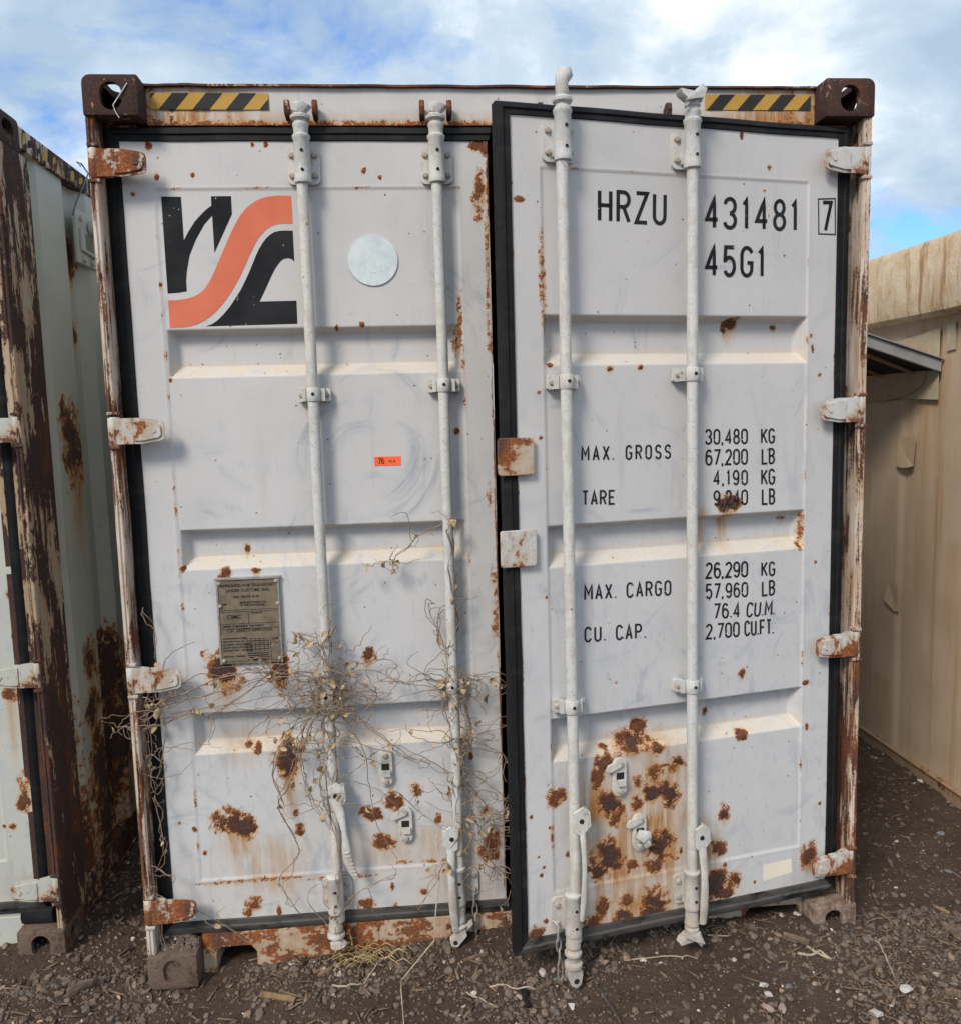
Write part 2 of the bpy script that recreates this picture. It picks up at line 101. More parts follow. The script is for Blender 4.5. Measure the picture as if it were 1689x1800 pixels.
# ------------------------------------------------------------------ material helper
class G:
    def __init__(s, name):
        s.m = bpy.data.materials.new(name); s.m.use_nodes = True; s.t = s.m.node_tree
        s.b = s.t.nodes['Principled BSDF']; s.tc = s.t.nodes.new('ShaderNodeTexCoord'); s.P = s.tc.outputs['Object']
    def n(s, t, **k):
        n = s.t.nodes.new(t)
        for a, b in k.items(): setattr(n, a, b)
        return n
    def link(s, v, i):
        if isinstance(v, bpy.types.NodeSocket): s.t.links.new(v, i)
        elif isinstance(v, tuple): i.default_value = (*v, 1) if len(v) == 3 and len(i.default_value) == 4 else v
        else: i.default_value = v
    def sv(s, x, y, z, off=(0, 0, 0)):
        n = s.n('ShaderNodeMapping'); s.link(s.P, n.inputs[0]); n.inputs['Scale'].default_value = (x, y, z); n.inputs['Location'].default_value = off
        return n.outputs[0]
    def noise(s, scale, detail=4, rough=.55, vec=None, dist=0):
        n = s.n('ShaderNodeTexNoise'); s.link(s.P if vec is None else vec, n.inputs['Vector'])
        for a, b in (('Scale', scale), ('Detail', detail), ('Roughness', rough), ('Distortion', dist)): n.inputs[a].default_value = b
        return n.outputs[0]
    def vor(s, scale, vec=None, feat='F1'):
        n = s.n('ShaderNodeTexVoronoi', feature=feat); s.link(s.P if vec is None else vec, n.inputs['Vector']); n.inputs['Scale'].default_value = scale
        return n
    def math(s, op, a, b=0.0, clamp=False):
        n = s.n('ShaderNodeMath', operation=op, use_clamp=clamp); s.link(a, n.inputs[0]); s.link(b, n.inputs[1]); return n.outputs[0]
    def map(s, v, a, b, c=0.0, d=1.0):
        n = s.n('ShaderNodeMapRange', interpolation_type='SMOOTHSTEP')
        for i, x in enumerate((v, a, b, c, d)): s.link(x, n.inputs[i])
        return n.outputs[0]
    def mix(s, f, a, b, bt='MIX'):
        n = s.n('ShaderNodeMix', data_type='RGBA', blend_type=bt); s.link(f, n.inputs[0]); s.link(a, n.inputs[6]); s.link(b, n.inputs[7]); return n.outputs[2]
    def ramp(s, f, stops):
        n = s.n('ShaderNodeValToRGB'); s.link(f, n.inputs[0]); e = n.color_ramp.elements
        while len(e) < len(stops): e.new(.5)
        for i, (p, c) in enumerate(stops): e[i].position = p; e[i].color = (*c, 1)
        return n.outputs[0]
    def attr(s, name):
        n = s.n('ShaderNodeAttribute', attribute_name=name); return n.outputs['Fac']
    def attrc(s, name):
        n = s.n('ShaderNodeAttribute', attribute_name=name); return n.outputs['Color']
    def geo_z(s):
        n = s.n('ShaderNodeSeparateXYZ'); s.link(s.P, n.inputs[0]); return n.outputs[2]
    def done(s, col, rough=.6, bump=None, bs=.5, bd=.003, metal=0.0, spec=.4):
        s.link(col, s.b.inputs['Base Color']); s.link(rough, s.b.inputs['Roughness']); s.b.inputs['Metallic'].default_value = metal
        s.b.inputs['Specular IOR Level'].default_value = spec
        if bump is not None:
            n = s.n('ShaderNodeBump'); n.inputs['Strength'].default_value = bs; n.inputs['Distance'].default_value = bd
            s.link(bump, n.inputs['Height']); s.link(n.outputs[0], s.b.inputs['Normal'])
        return s.m
def rust_color(g, fine, lvl):
    edge = g.ramp(fine, [(.3, (.42, .155, .042)), (.5, (.26, .078, .022)), (.64, (.105, .034, .018))])
    core = g.ramp(fine, [(.38, (.13, .070, .052)), (.5, (.050, .029, .027)), (.62, (.165, .083, .060))])
    return g.mix(lvl, edge, core)
def paint_rust(name, base, dirt, smear, speck=.5, bumpy=1, low_tone=None):
    """weathered paint; 'rust', 'core', 'stain', 'dust' come with the mesh as wear of their own shape"""
    g = G(name)
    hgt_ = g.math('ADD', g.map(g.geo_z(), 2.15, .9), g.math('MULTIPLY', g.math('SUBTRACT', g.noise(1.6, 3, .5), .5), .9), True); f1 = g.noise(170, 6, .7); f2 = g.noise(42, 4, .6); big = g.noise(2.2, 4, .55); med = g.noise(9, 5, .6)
    r = g.attr('rust'); core = g.attr('core'); st = g.attr('stain'); du = g.attr('dust')
    fld = g.math('ADD', r, g.math('ADD', g.math('MULTIPLY', g.math('SUBTRACT', f1, .5), 2.3), g.math('MULTIPLY', g.math('SUBTRACT', f2, .5), 2.4)))
    msk = g.map(fld, .54, .68); msk = g.math('MULTIPLY', msk, g.map(r, .06, .22))
    halo = g.math('MULTIPLY', g.map(fld, .0, .60), g.map(r, .03, .45))
    col = g.mix(g.map(big, .35, .7), base, dirt); col = g.mix(g.math('MULTIPLY', hgt_, .55), col, low_tone) if low_tone else col  # base blends to a paler, cooler tone lower down, broken up by noise
    col = g.mix(g.math('MULTIPLY', g.map(med, .5, .75), .35), col, smear)
    gr = g.noise(8, 7, .72); col = g.mix(g.math('MULTIPLY', g.map(gr, .50, .66), g.math('ADD', .14, g.math('MULTIPLY', hgt_, .30))), col, (.40, .415, .44))
    dr = g.noise(22, 6, .68, g.sv(1, 1, .05), .3); col = g.mix(g.math('MULTIPLY', g.map(dr, .54, .68), g.math('MULTIPLY', g.map(g.noise(3, 3, .5), .42, .6), .38)), col, (.40, .365, .32))
    # curved rub marks and drips
    sw = g.noise(3.2, 3, .5, None, 2.2); sw2 = g.noise(26, 5, .65, g.sv(1, 1, .25))
    col = g.mix(g.math('MULTIPLY', g.math('MULTIPLY', g.map(sw, .53, .63), g.map(sw2, .44, .60)), g.math('ADD', .10, g.math('MULTIPLY', hgt_, .34))), col, (.30, .325, .36))
    col = g.mix(g.math('MULTIPLY', g.attr('scuff'), g.map(g.noise(40, 5, .7), .3, .55, .5, 1.15), True), col, (.30, .325, .37))
    sc = g.noise(60, 4, .7, g.sv(1.0, 1, .35)); col = g.mix(g.math('MULTIPLY', g.map(sc, .57, .70), g.math('MULTIPLY', hgt_, .34)), col, (.30, .325, .36))
    col = g.mix(g.math('MULTIPLY', du, g.map(g.noise(34, 5, .7, g.sv(.5, 1, 1)), .2, .72)), col, (.60, .52, .395))
    col = g.mix(g.math('MULTIPLY', du, g.math('MULTIPLY', g.map(g.noise(90, 5, .7), .5, .72), .5)), col, (.50, .33, .17))
    stv = g.noise(30, 7, .72, g.sv(1, 1, .10), .5)
    col = g.mix(g.math('MULTIPLY', st, g.map(stv, .22, .58), True), col, (.47, .275, .10))
    col = g.mix(g.math('MULTIPLY', g.math('MULTIPLY', st, st), g.math('MULTIPLY', g.map(stv, .42, .60), 1.0)), col, (.30, .115, .03))
    col = g.mix(g.math('MULTIPLY', halo, .85), col, (.50, .24, .075))
    # flecks of knocked-off paint
    v = g.vor(42); d = g.math('ADD', v.outputs['Distance'], g.math('MULTIPLY', g.math('SUBTRACT', f1, .5), .25))
    sepc = g.n('ShaderNodeSeparateColor'); g.link(v.outputs['Color'], sepc.inputs[0])
    chip = g.math('MULTIPLY', g.map(d, .17, .11), g.math('MULTIPLY', g.math('GREATER_THAN', sepc.outputs[0], 1 - .16*speck), g.map(med, .40, .50)))
    col = g.mix(g.math('MULTIPLY', chip, .85), col, g.mix(sepc.outputs[1], (.10, .10, .11), (.24, .10, .045)))
    v2 = g.vor(110); sep2 = g.n('ShaderNodeSeparateColor'); g.link(v2.outputs['Color'], sep2.inputs[0])
    fl = g.math('MULTIPLY', g.map(v2.outputs['Distance'], .2, .12), g.math('GREATER_THAN', sep2.outputs[0], 1 - .10*speck))
    col = g.mix(g.math('MULTIPLY', fl, .6), col, (.15, .15, .16))
    lvl = g.math('MULTIPLY', core, g.map(fld, .62, .98))
    col = g.mix(msk, col, rust_color(g, g.noise(120, 6, .75), lvl))
    flake = g.math('ADD', g.math('MULTIPLY', f1, .8), g.math('MULTIPLY', g.noise(48, 4, .7, None, 1.2), 1.0))
    h = g.math('ADD', g.math('MULTIPLY', msk, g.math('MULTIPLY', flake, g.math('ADD', .35, g.math('MULTIPLY', lvl, 2.2)))), g.math('MULTIPLY', g.noise(420, 2, .5), .035*bumpy))
    h = g.math('ADD', h, g.math('MULTIPLY', g.noise(5, 3, .5), .25))
    return g.done(col, g.mix(msk, (.52,)*3, (.95,)*3), h, .8, .006, 0, .35)
def steel_rusted(name, paint, amount, stretch=(1, 1, .18), scale=26, darkr=1.0, chips=.5, deep=.5):
    """paint peeling off rusty steel: amount 0 (sound) .. 1 (bare)"""
    g = G(name)
    a = g.noise(scale, 6, .66, g.sv(*stretch), .4); b = g.noise(scale*4.3, 4, .7, g.sv(1, 1, .5)); c = g.noise(4, 3, .5)
    fld = g.math('ADD', g.math('ADD', g.math('MULTIPLY', a, .75), g.math('MULTIPLY', b, .25)), g.math('MULTIPLY', g.math('SUBTRACT', c, .5), .45))
    t = .74 - .48*amount
    msk = g.map(fld, t, t + .035); halo = g.map(fld, t - .10, t + .01)
    fine = g.noise(95, 6, .75)
    pc = g.mix(g.map(g.noise(14, 5, .6, g.sv(1, 1, .3)), .4, .72), paint, tuple(x*y for x, y in zip(paint, (.74, .66, .55))))
    pc = g.mix(g.math('MULTIPLY', halo, .5), pc, (.40, .21, .085))
    v = g.vor(75); sp = g.n('ShaderNodeSeparateColor'); g.link(v.outputs['Color'], sp.inputs[0])
    pc = g.mix(g.math('MULTIPLY', g.map(v.outputs['Distance'], .24, .15), g.math('MULTIPLY', g.math('GREATER_THAN', sp.outputs[0], 1 - .22*chips), .75)), pc, (.12, .085, .06))
    rc = rust_color(g, fine, g.map(g.noise(11, 5, .65, g.sv(1, 1, .4)), .5 - .28*deep, .78 - .28*deep))
    rc = g.mix(1.0, rc, (darkr, darkr, darkr), 'MULTIPLY')
    col = g.mix(msk, pc, rc)
    h = g.math('ADD', g.math('MULTIPLY', msk, g.math('ADD', g.math('MULTIPLY', fine, .8), -.55)), g.math('MULTIPLY', g.noise(240, 3, .6), .12))
    return g.done(col, g.mix(msk, (.5,)*3, (.93,)*3), h, .75, .004, 0, .35)
def plain(name, col, rough=.6, var=.25, scale=30, metal=0.0, spec=.4, bump=.3, tint=None):
    g = G(name); c2 = tint or tuple(x*(1-var) for x in col)
    c = g.mix(g.map(g.noise(scale, 5, .65), .35, .68), col, c2)
    return g.done(c, rough, g.noise(scale*5, 4, .65), bump, .002, metal, spec)
M = {}
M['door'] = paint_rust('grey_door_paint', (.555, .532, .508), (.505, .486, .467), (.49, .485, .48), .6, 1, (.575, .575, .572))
M['side'] = paint_rust('pale_side_paint', (.49, .495, .44), (.44, .445, .395), (.41, .41, .365), .15)
M['tan'] = None
M['rod'] = None
def rod_mat():
    g = G('cream_grey_paint'); a = g.noise(7, 4, .6, g.sv(1, 1, .3)); f = g.noise(120, 5, .7)
    c = g.mix(g.map(a, .38, .62), (.585, .565, .515), (.54, .545, .53))
    c = g.mix(g.math('MULTIPLY', g.map(f, .50, .66), .5), c, (.36, .30, .22))
    m = g.noise(28, 6, .7, g.sv(1, 1, .6)); c = g.mix(g.math('MULTIPLY', g.map(m, .45, .62), .55), c, (.42, .385, .325))
    low = g.map(g.math('ADD', g.geo_z(), g.math('MULTIPLY', g.noise(7, 4, .6), .5)), .85, .30)
    c = g.mix(g.math('MULTIPLY', low, g.map(g.noise(20, 5, .7), .36, .6, .2, .9)), c, (.37, .305, .24))
    v = g.vor(150); sp = g.n('ShaderNodeSeparateColor'); g.link(v.outputs['Color'], sp.inputs[0])
    c = g.mix(g.math('MULTIPLY', g.map(v.outputs['Distance'], .26, .14), g.math('MULTIPLY', g.math('GREATER_THAN', sp.outputs[0], .90), .7)), c, (.19, .155, .125))
    b = g.noise(38, 5, .7); c = g.mix(g.math('MULTIPLY', g.map(b, .63, .69), .8), c, (.24, .12, .06))
    return g.done(c, .62, f, .18, .0012, 0, .3)
M['rod'] = rod_mat()
M['castrust'] = steel_rusted('rusty_casting_steel', (.34, .22, .15), .80, (1, 1, .6), 20, .60, .5, 1.0)
M['castdirt'] = None
M['post'] = steel_rusted('streaked_post_paint', (.60, .53, .46), .50, (1, 1, .09), 46, .8, .9, .6)
M['postdark'] = steel_rusted('dark_web_paint', (.46, .43, .40), .52, (1, 1, .12), 24, .85, .6, .5)
M['oldpost'] = steel_rusted('flaking_post_paint', (.43, .385, .31), .63, (1, 1, .16), 17, .62, .9, .95)
M['hinge'] = steel_rusted('hinge_paint', (.55, .54, .51), .38, (1, 1, 1), 17, 1.05, .4, .2)
M['sill'] = steel_rusted('sill_paint', (.48, .40, .31), .55, (.6, 1, 1), 15, 1.0, .5, .35)
M['sillcream'] = steel_rusted('dusty_sill_paint', (.50, .42, .32), .22, (.6, 1, 1), 15, 1.0, .5, .35)
M['lug'] = steel_rusted('rusty_lug_steel', (.40, .30, .23), .74, (1, 1, 1), 30, .8, .3, .7)
M['hingegreen'] = steel_rusted('pale_green_hinge_paint', (.46, .465, .41), .40, (1, 1, 1), 17, .9, .5, .4)
M['hingerust'] = steel_rusted('rusty_hinge_paint', (.55, .54, .51), .56, (1, 1, 1), 13, 1.0, .3, .1)
def dirt_cast(name, a, b, c3):
    g = G(name); n = g.noise(24, 6, .7)
    c = g.ramp(n, [(.38, a), (.5, b), (.62, c3)])
    return g.done(c, .95, g.noise(120, 6, .75), .9, .006, 0, .2)
M['castdirt'] = dirt_cast('soil_caked_casting', (.135, .093, .067), (.165, .118, .088), (.10, .06, .042))
M['castpale'] = dirt_cast('dusty_casting', (.34, .26, .20), (.24, .17, .13), (.15, .085, .06))
def rubber(name, dust):
    g = G(name); a = g.noise(16, 5, .65, g.sv(1, 1, .4)); f = g.noise(120, 5, .7)
    c = g.mix(g.map(a, .45, .75, 0, .35), (.0085, .0085, .009), (.035, .034, .033))
    c = g.mix(g.math('MULTIPLY', g.map(g.noise(22, 5, .6, g.sv(.4, 1, 1)), .5 - dust*.3, .72 - dust*.3), .08 + .7*dust), c, (.155, .145, .13))
    return g.done(c, .7, f, .35, .002, 0, .2)
M['rubber'] = rubber('black_rubber', 0); M['rubberdust'] = rubber('dusty_rubber', .62)
def print_mat(name, col, wear=.5, under=(.50, .49, .48), rough=.75):
    g = G(name); a = g.noise(70, 6, .72); b = g.noise(7, 4, .55)
    c = g.mix(g.map(b, .3, .7), col, tuple(x*1.12 + .012 for x in col))
    s = g.noise(46, 5, .7, g.sv(1.6, 1, .5), .6); c = g.mix(g.math('MULTIPLY', g.map(s, .69, .73), wear), c, under)
    v = g.vor(70); sp = g.n('ShaderNodeSeparateColor'); g.link(v.outputs['Color'], sp.inputs[0])
    c = g.mix(g.math('MULTIPLY', g.map(v.outputs['Distance'], .2, .1), g.math('MULTIPLY', g.math('GREATER_THAN', sp.outputs[0], .93), wear)), c, under)
    return g.done(c, rough, a, .15, .001, 0, .12)
M['black'] = print_mat('black_print', (.013, .0135, .0145), .6)
M['orange'] = print_mat('orange_print', (.60, .155, .085), .35, (.62, .4, .33))
M['white'] = print_mat('white_sticker', (.60, .65, .65), .9, (.40, .46, .47))
def disc():
    g = G('worn_reflector'); a = g.noise(12, 6, .7); b = g.noise(60, 6, .75, g.sv(1, 1, .5)); s_ = g.noise(40, 5, .7, g.sv(.25, 1, 1.6), 1.0)
    c = g.mix(g.map(a, .38, .62), (.66, .70, .68), (.54, .60, .61)); c = g.mix(g.math('MULTIPLY', g.map(b, .54, .66), .6), c, (.44, .50, .53)); c = g.mix(g.math('MULTIPLY', g.map(s_, .62, .68), .6), c, (.34, .37, .38))
    return g.done(c, .5, b, .3, .001, 0, .3)
M['white'] = disc()
M['cream'] = print_mat('cream_label', (.72, .66, .53), .3, (.4, .37, .3))
M['yellow'] = print_mat('faded_yellow_tape', (.44, .25, .055), .7, (.25, .13, .06))
M['tapeblack'] = print_mat('faded_black_tape', (.028, .028, .027), .5, (.16, .13, .10))
M['tagred'] = print_mat('fluorescent_tag', (.85, .13, .045), .1)
M['brass'] = plain('tarnished_plate', (.235, .185, .125), .5, .35, 24, .25)
M['zinc'] = plain('galvanised_steel', (.42, .40, .36), .45, .35, 60, .4)
M['dark'] = plain('dark_interior', (.02, .018, .016), .9, .3, 10)
M['wire'] = plain('grey_wire', (.12, .115, .11), .5, .4, 40, .3)
M['vine'] = plain('dry_stem', (.31, .225, .155), .85, .45, 40, 0, .2)
M['leaf'] = plain('dry_leaf', (.50, .37, .21), .85, .4, 30, 0, .2)
M['straw'] = plain('dry_straw', (.62, .47, .22), .8, .35, 30, 0, .2)
M['wood'] = None; M['bark'] = plain('weathered_wood', (.19, .135, .095), .9, .45, 35, 0, .2, .8); M['stick'] = plain('cut_branch', (.25, .165, .085), .85, .5, 25, 0, .2, .7)
M['twig'] = plain('pale_twig', (.46, .38, .27), .85, .35, 30, 0, .2)
M['stone'] = plain('pale_stone', (.62, .58, .52), .9, .35, 60, 0, .2, .9); M['redstone'] = plain('red_brown_stone', (.27, .16, .115), .9, .55, 50, 0, .2, .9, (.50, .42, .36))
M['greystone'] = plain('grey_stone', (.22, .22, .215), .9, .3, 40, 0, .2, .9); M['tanstone'] = plain('tan_chip', (.58, .40, .24), .9, .3, 40, 0, .2, .6)
def soil():
    g = G('brown_soil'); a = g.noise(3, 6, .6); b = g.noise(60, 6, .7)
    c = g.mix(g.map(a, .35, .65), (.118, .080, .055), (.152, .107, .076)); c = g.mix(g.map(b, .4, .7, 0, .6), c, (.078, .054, .040))
    return g.done(c, .97, g.math('ADD', b, g.noise(200, 4, .7)), 1.0, .02, 0, .15)
M['soil'] = soil()
def peb():
    g = G('gravel_stone'); c = g.attrc('tone'); n = g.noise(90, 4, .65)
    c = g.mix(g.map(n, .38, .66, 0, .55), c, (.115, .082, .060)); return g.done(c, .95, g.noise(200, 4, .7), .7, .003, 0, .15)
M['gravel'] = peb()
def tanm():
    g = G('tan_wall_paint'); r = g.attr('rust'); a = g.noise(2.5, 5, .6); s = g.noise(12, 5, .62, g.sv(1, 1, .06)); f = g.noise(70, 5, .7)
    c = g.mix(g.map(a, .35, .68), (.55, .42, .30), (.47, .35, .245))
    c = g.mix(g.math('MULTIPLY', g.map(s, .52, .72), .6), c, (.42, .25, .115))
    c = g.mix(g.math('MULTIPLY', g.attr('stain'), g.map(g.noise(25, 4, .6, g.sv(1, 1, .05)), .2, .65)), c, (.40, .215, .075))
    c = g.mix(g.math('MULTIPLY', g.map(f, .66, .74), .7), c, (.17, .12, .085))
    return g.done(c, .6, f, .3, .002)
M['tan'] = tanm()
def tanrail():
    g = G('stained_tan_rail'); a = g.noise(6, 7, .68, g.sv(1, .8, 1), .6); s = g.noise(16, 6, .65, g.sv(1, 1, .12)); f = g.noise(55, 6, .75)
    c = g.mix(g.map(a, .40, .62), (.66, .53, .37), (.57, .42, .255))
    d = g.noise(9, 7, .7, g.sv(1, 1, .35), .3); c = g.mix(g.math('MULTIPLY', g.map(d, .50, .66), .75), c, (.42, .25, .11))
    e = g.noise(30, 6, .7, g.sv(1, 1, .5)); c = g.mix(g.math('MULTIPLY', g.map(e, .56, .66), .6), c, (.64, .55, .42))
    c = g.mix(g.math('MULTIPLY', g.map(s, .54, .66), .8), c, (.31, .145, .05)); c = g.mix(g.math('MULTIPLY', g.map(f, .60, .68), .5), c, (.26, .16, .09))
    return g.done(c, .75, g.math('ADD', f, a), .7, .006)
M['tanrail'] = tanrail()
M['paper'] = plain('faded_patch', (.50, .415, .275), .8, .2, 12, 0, .2); M['papertan'] = plain('peeling_patch', (.47, .35, .235), .8, .12, 12, 0, .2)
M['awning'] = plain('grey_awning_paint', (.26, .265, .26), .5, .25, 9); M['railbrown'] = steel_rusted('brown_rail_paint', (.33, .24, .16), .35, (1, .3, 1), 12, .8, .5, .5)

# ------------------------------------------------------------------ object helpers
def link(name, me, mat=None, parent=None, loc=(0, 0, 0), rz=0):
    o = bpy.data.objects.new(name, me); COL.objects.link(o); o.location = loc; o.rotation_euler = (0, 0, rz)
    if mat is not None and me is not None and not me.materials: me.materials.append(mat)
    if parent is not None: o.parent = parent
    return o
def tag(o, label, cat, group=None, kind=None):
    if label: o['label'] = label
    if cat: o['category'] = cat
    if group: o['group'] = group
    if kind: o['kind'] = kind
    return o
def smooth(me, on=True):
    me.polygons.foreach_set('use_smooth', [on]*len(me.polygons)); me.update()
def bevel(o, w=.003, seg=2, ang=40):
    m = o.modifiers.new('bevel', 'BEVEL'); m.width = w; m.segments = seg; m.limit_method = 'ANGLE'; m.angle_limit = radians(ang); m.harden_normals = False
    return o
class MB:
    def __init__(s): s.v = []; s.f = []; s.mi = []; s.cur = 0
    def add(s, vs, fs):
        b = len(s.v); s.v += [tuple(v) for v in vs]; s.f += [tuple(i + b for i in f) for f in fs]; s.mi += [s.cur]*len(fs); return s
    def box(s, x0, x1, y0, y1, z0, z1, mat=None):
        vs = [(x, y, z) for x in (x0, x1) for y in (y0, y1) for z in (z0, z1)]
        if mat is not None: vs = [mat @ Vector(v) for v in vs]
        return s.add(vs, [(0, 1, 3, 2), (4, 6, 7, 5), (0, 4, 5, 1), (2, 3, 7, 6), (0, 2, 6, 4), (1, 5, 7, 3)])
    def prism(s, poly, a0, a1, axes='xyz'):
        """poly in the first two named axes, extruded along the third"""
        idx = ['xyz'.index(c) for c in axes]; vs = []
        for a in (a0, a1):
            for p in poly:
                q = [0, 0, 0]; q[idx[0]] = p[0]; q[idx[1]] = p[1]; q[idx[2]] = a; vs.append(q)
        n = len(poly); fs = [tuple(range(n))[::-1], tuple(range(n, 2*n))] + [(i, (i+1) % n, n + (i+1) % n, n + i) for i in range(n)]
        return s.add(vs, fs)
    def cyl(s, p0, p1, r0, r1=None, n=14, cap=True):
        r1 = r0 if r1 is None else r1; return s.tube([p0, p1], [r0, r1], n, cap)
    def tube(s, pts, rad, n=10, cap=True, flat=None):
        """rad: number, list of numbers, or list of (ra, rb); ra lies near x, rb near y"""
        pts = [Vector(p) for p in pts]; k = len(pts); vs = []
        if isinstance(rad, (int, float)): rad = [rad]*k
        for i, p in enumerate(pts):
            t = (pts[min(i+1, k-1)] - pts[max(i-1, 0)]); t = t.normalized() if t.length > 1e-9 else Vector((0, 0, 1))
            ref = Vector((0, 1, 0)) if abs(t.y) < .9 else Vector((1, 0, 0))
            a = t.cross(ref).normalized(); b = a.cross(t).normalized()
            if abs(a.x) < .5 and abs(t.y) >= .9: a, b = b, a
            ra, rb = rad[i] if isinstance(rad[i], tuple) else (rad[i], rad[i])
            for j in range(n):
                w = 2*pi*j/n; vs.append(p + a*(ra*cos(w)) + b*(rb*sin(w)))
        fs = [(i*n+j, i*n+(j+1) % n, (i+1)*n+(j+1) % n, (i+1)*n+j) for i in range(k-1) for j in range(n)]
        if cap: fs += [tuple(range(n))[::-1], tuple((k-1)*n+j for j in range(n))]
        return s.add(vs, fs)
    def lathe(s, prof, c, n=18):
        """vertical axis through c=(x,y); prof: (r, z)"""
        return s.tube([(c[0], c[1], z + 1e-5*i) for i, (r, z) in enumerate(prof)], [r for r, z in prof], n)
    def mesh(s, name, fix=True):
        me = bpy.data.meshes.new(name); me.from_pydata(s.v, [], s.f); me.update()
        if len(set(s.mi)) > 1: me.polygons.foreach_set('material_index', s.mi)
        if fix:
            bm = bmesh.new(); bm.from_mesh(me); bmesh.ops.recalc_face_normals(bm, faces=bm.faces); bm.to_mesh(me); bm.free()
        return me
    def build(s, name, mat, parent=None, loc=(0, 0, 0), rz=0, sm=False, bev=0):
        me = s.mesh(name); o = link(name, me, mat, parent, loc, rz)
        if sm:
            smooth(me); me.set_sharp_from_angle(angle=radians(38))
        if bev: bevel(o, bev)
        return o
def fastmesh(name, v, f, mat=None):
    """v (n,3) array, f (m,3 or 4) array"""
    me = bpy.data.meshes.new(name); n = len(v); m, k = f.shape
    me.vertices.add(n); me.vertices.foreach_set('co', np.asarray(v, np.float32).ravel())
    me.loops.add(m*k); me.loops.foreach_set('vertex_index', np.asarray(f, np.int32).ravel())
    me.polygons.add(m); me.polygons.foreach_set('loop_start', np.arange(m, dtype=np.int32)*k); me.polygons.foreach_set('loop_total', np.full(m, k, np.int32))
    me.update(calc_edges=True); me.validate()
    if mat: me.materials.append(mat)
    return me
def gridfaces(nr, nc):
    i = np.arange(nr*nc).reshape(nr, nc)
    return np.stack([i[:-1, :-1], i[:-1, 1:], i[1:, 1:], i[1:, :-1]], -1).reshape(-1, 4)
def setattrs(me, **kw):
    for a, arr in kw.items():
        at = me.attributes.new(a, 'FLOAT', 'POINT'); at.data.foreach_set('value', np.asarray(arr, np.float32).ravel())
def sstep(a, b, x):
    t = np.clip((x - a)/(b - a), 0, 1); return t*t*(3 - 2*t)
_l = {}
def vnoise(x, y, f, seed=0):
    """smooth value noise on arrays"""
    if seed not in _l: _l[seed] = np.random.default_rng(seed).random((257, 257))
    L = _l[seed]; X = x*f + 100.3; Y = y*f + 57.7; xi = np.floor(X).astype(int); yi = np.floor(Y).astype(int); fx = X - xi; fy = Y - yi
    fx = fx*fx*(3-2*fx); fy = fy*fy*(3-2*fy); g = lambda a, b: L[a % 256, b % 256]
    return (g(xi, yi)*(1-fx)+g(xi+1, yi)*fx)*(1-fy) + (g(xi, yi+1)*(1-fx)+g(xi+1, yi+1)*fx)*fy
def wear(U, Z, blobs, seed=0):
    rust = np.zeros_like(U); core = np.zeros_like(U); stain = np.zeros_like(U)
    wob = (vnoise(U, Z, 24, seed+1)-.5)*1.1 + (vnoise(U, Z, 62, seed+2)-.5)*.8
    for (u, z, ru, rz, c, st) in blobs:
        strip = max(ru, rz)/min(ru, rz) > 3
        if min(ru, rz) < .013 and not strip: ru *= .80; rz *= .80
        sel = (abs(U-u) < ru*2.2+.01) & (Z < z + rz*2.2 + .01) & (Z > z - max(rz*2.2, st*1.4) - .02)
        if not sel.any(): continue
        a, b = U[sel], Z[sel]; w = wob[sel]*(.55 if min(ru, rz) > .012 else .2)
        r = np.sqrt(((a-u)/(ru*1.12))**2 + ((b-z)/(rz*1.12))**2) + w*1.2
        f = np.clip(1.42 - .92*r, 0, 1.3) if min(ru, rz) > .009 else np.clip(1.5 - 1.05*r, 0, 1.1)
        if strip: f = np.minimum(f, .52)*np.clip(.35 + 1.3*vnoise(a, b, 70, seed+7), 0, 1)
        rust[sel] = np.maximum(rust[sel], f); core[sel] = np.maximum(core[sel], c*sstep(.55, .95, f))
        if st > .004:
            q = np.exp(-((a-u)/(ru*.75))**2)*np.clip((z - b + rz*.3)/(rz*.5), 0, 1)*np.clip(1 - (z - rz*.5 - b)/st, 0, 1)**.8
            stain[sel] = np.maximum(stain[sel], q*min(1, .35+c))
    return rust, core, stain
# ================================================================== ground
def ss(a, b, x):
    t = min(1, max(0, (x-a)/(b-a))); return t*t*(3-2*t)
def h0(x, y):
    return .012+.078*math.exp(-((x-.15)/.65)**2-((y-.14)/.2)**2)+.045*math.exp(-((x-1.06)/.26)**2-((y-.03)/.20)**2)+.02*ss(-1.3, -1.6, x)-.08*ss(1.3, 2.2, x)
def h0n(x, y):
    return .012+.078*np.exp(-((x-.15)/.65)**2-((y-.14)/.2)**2)+.045*np.exp(-((x-1.06)/.26)**2-((y-.03)/.20)**2)+.02*sstep(0, 1, (-1.3-x)/.3)-.08*sstep(1.3, 2.2, x)
def hn(x, y):
    return h0n(x, y) + (vnoise(x, y, 5, 40)-.5)*.022 + (vnoise(x, y, 17, 41)-.5)*.014 + (vnoise(x, y, 48, 42)-.5)*.010 - .022*sstep(-.75, -1.05, x)*(1-sstep(-1.3, -1.5, x))
def hgt(x, y): return float(hn(np.array([x]), np.array([y]))[0])
def axis(a, b, st, far):
    m = list(np.arange(a, b, st)); e = []; d = st
    while True:
        d *= 1.28; e.append((e[-1] if e else b) + d)
        if e[-1] > far: break
    l = []; d = st
    while True:
        d *= 1.28; l.append((l[-1] if l else a) - d)
        if l[-1] < -far: break
    return np.array(l[::-1] + m + e)
gx = axis(-2.1, 2.5, .010, 600); gy = axis(-.7, 2.2, .010, 600)
X, Y = np.meshgrid(gx, gy); fall = np.exp(-((np.maximum(abs(X)-4, 0)/4)**2 + (np.maximum(abs(Y)-5, 0)/5)**2))
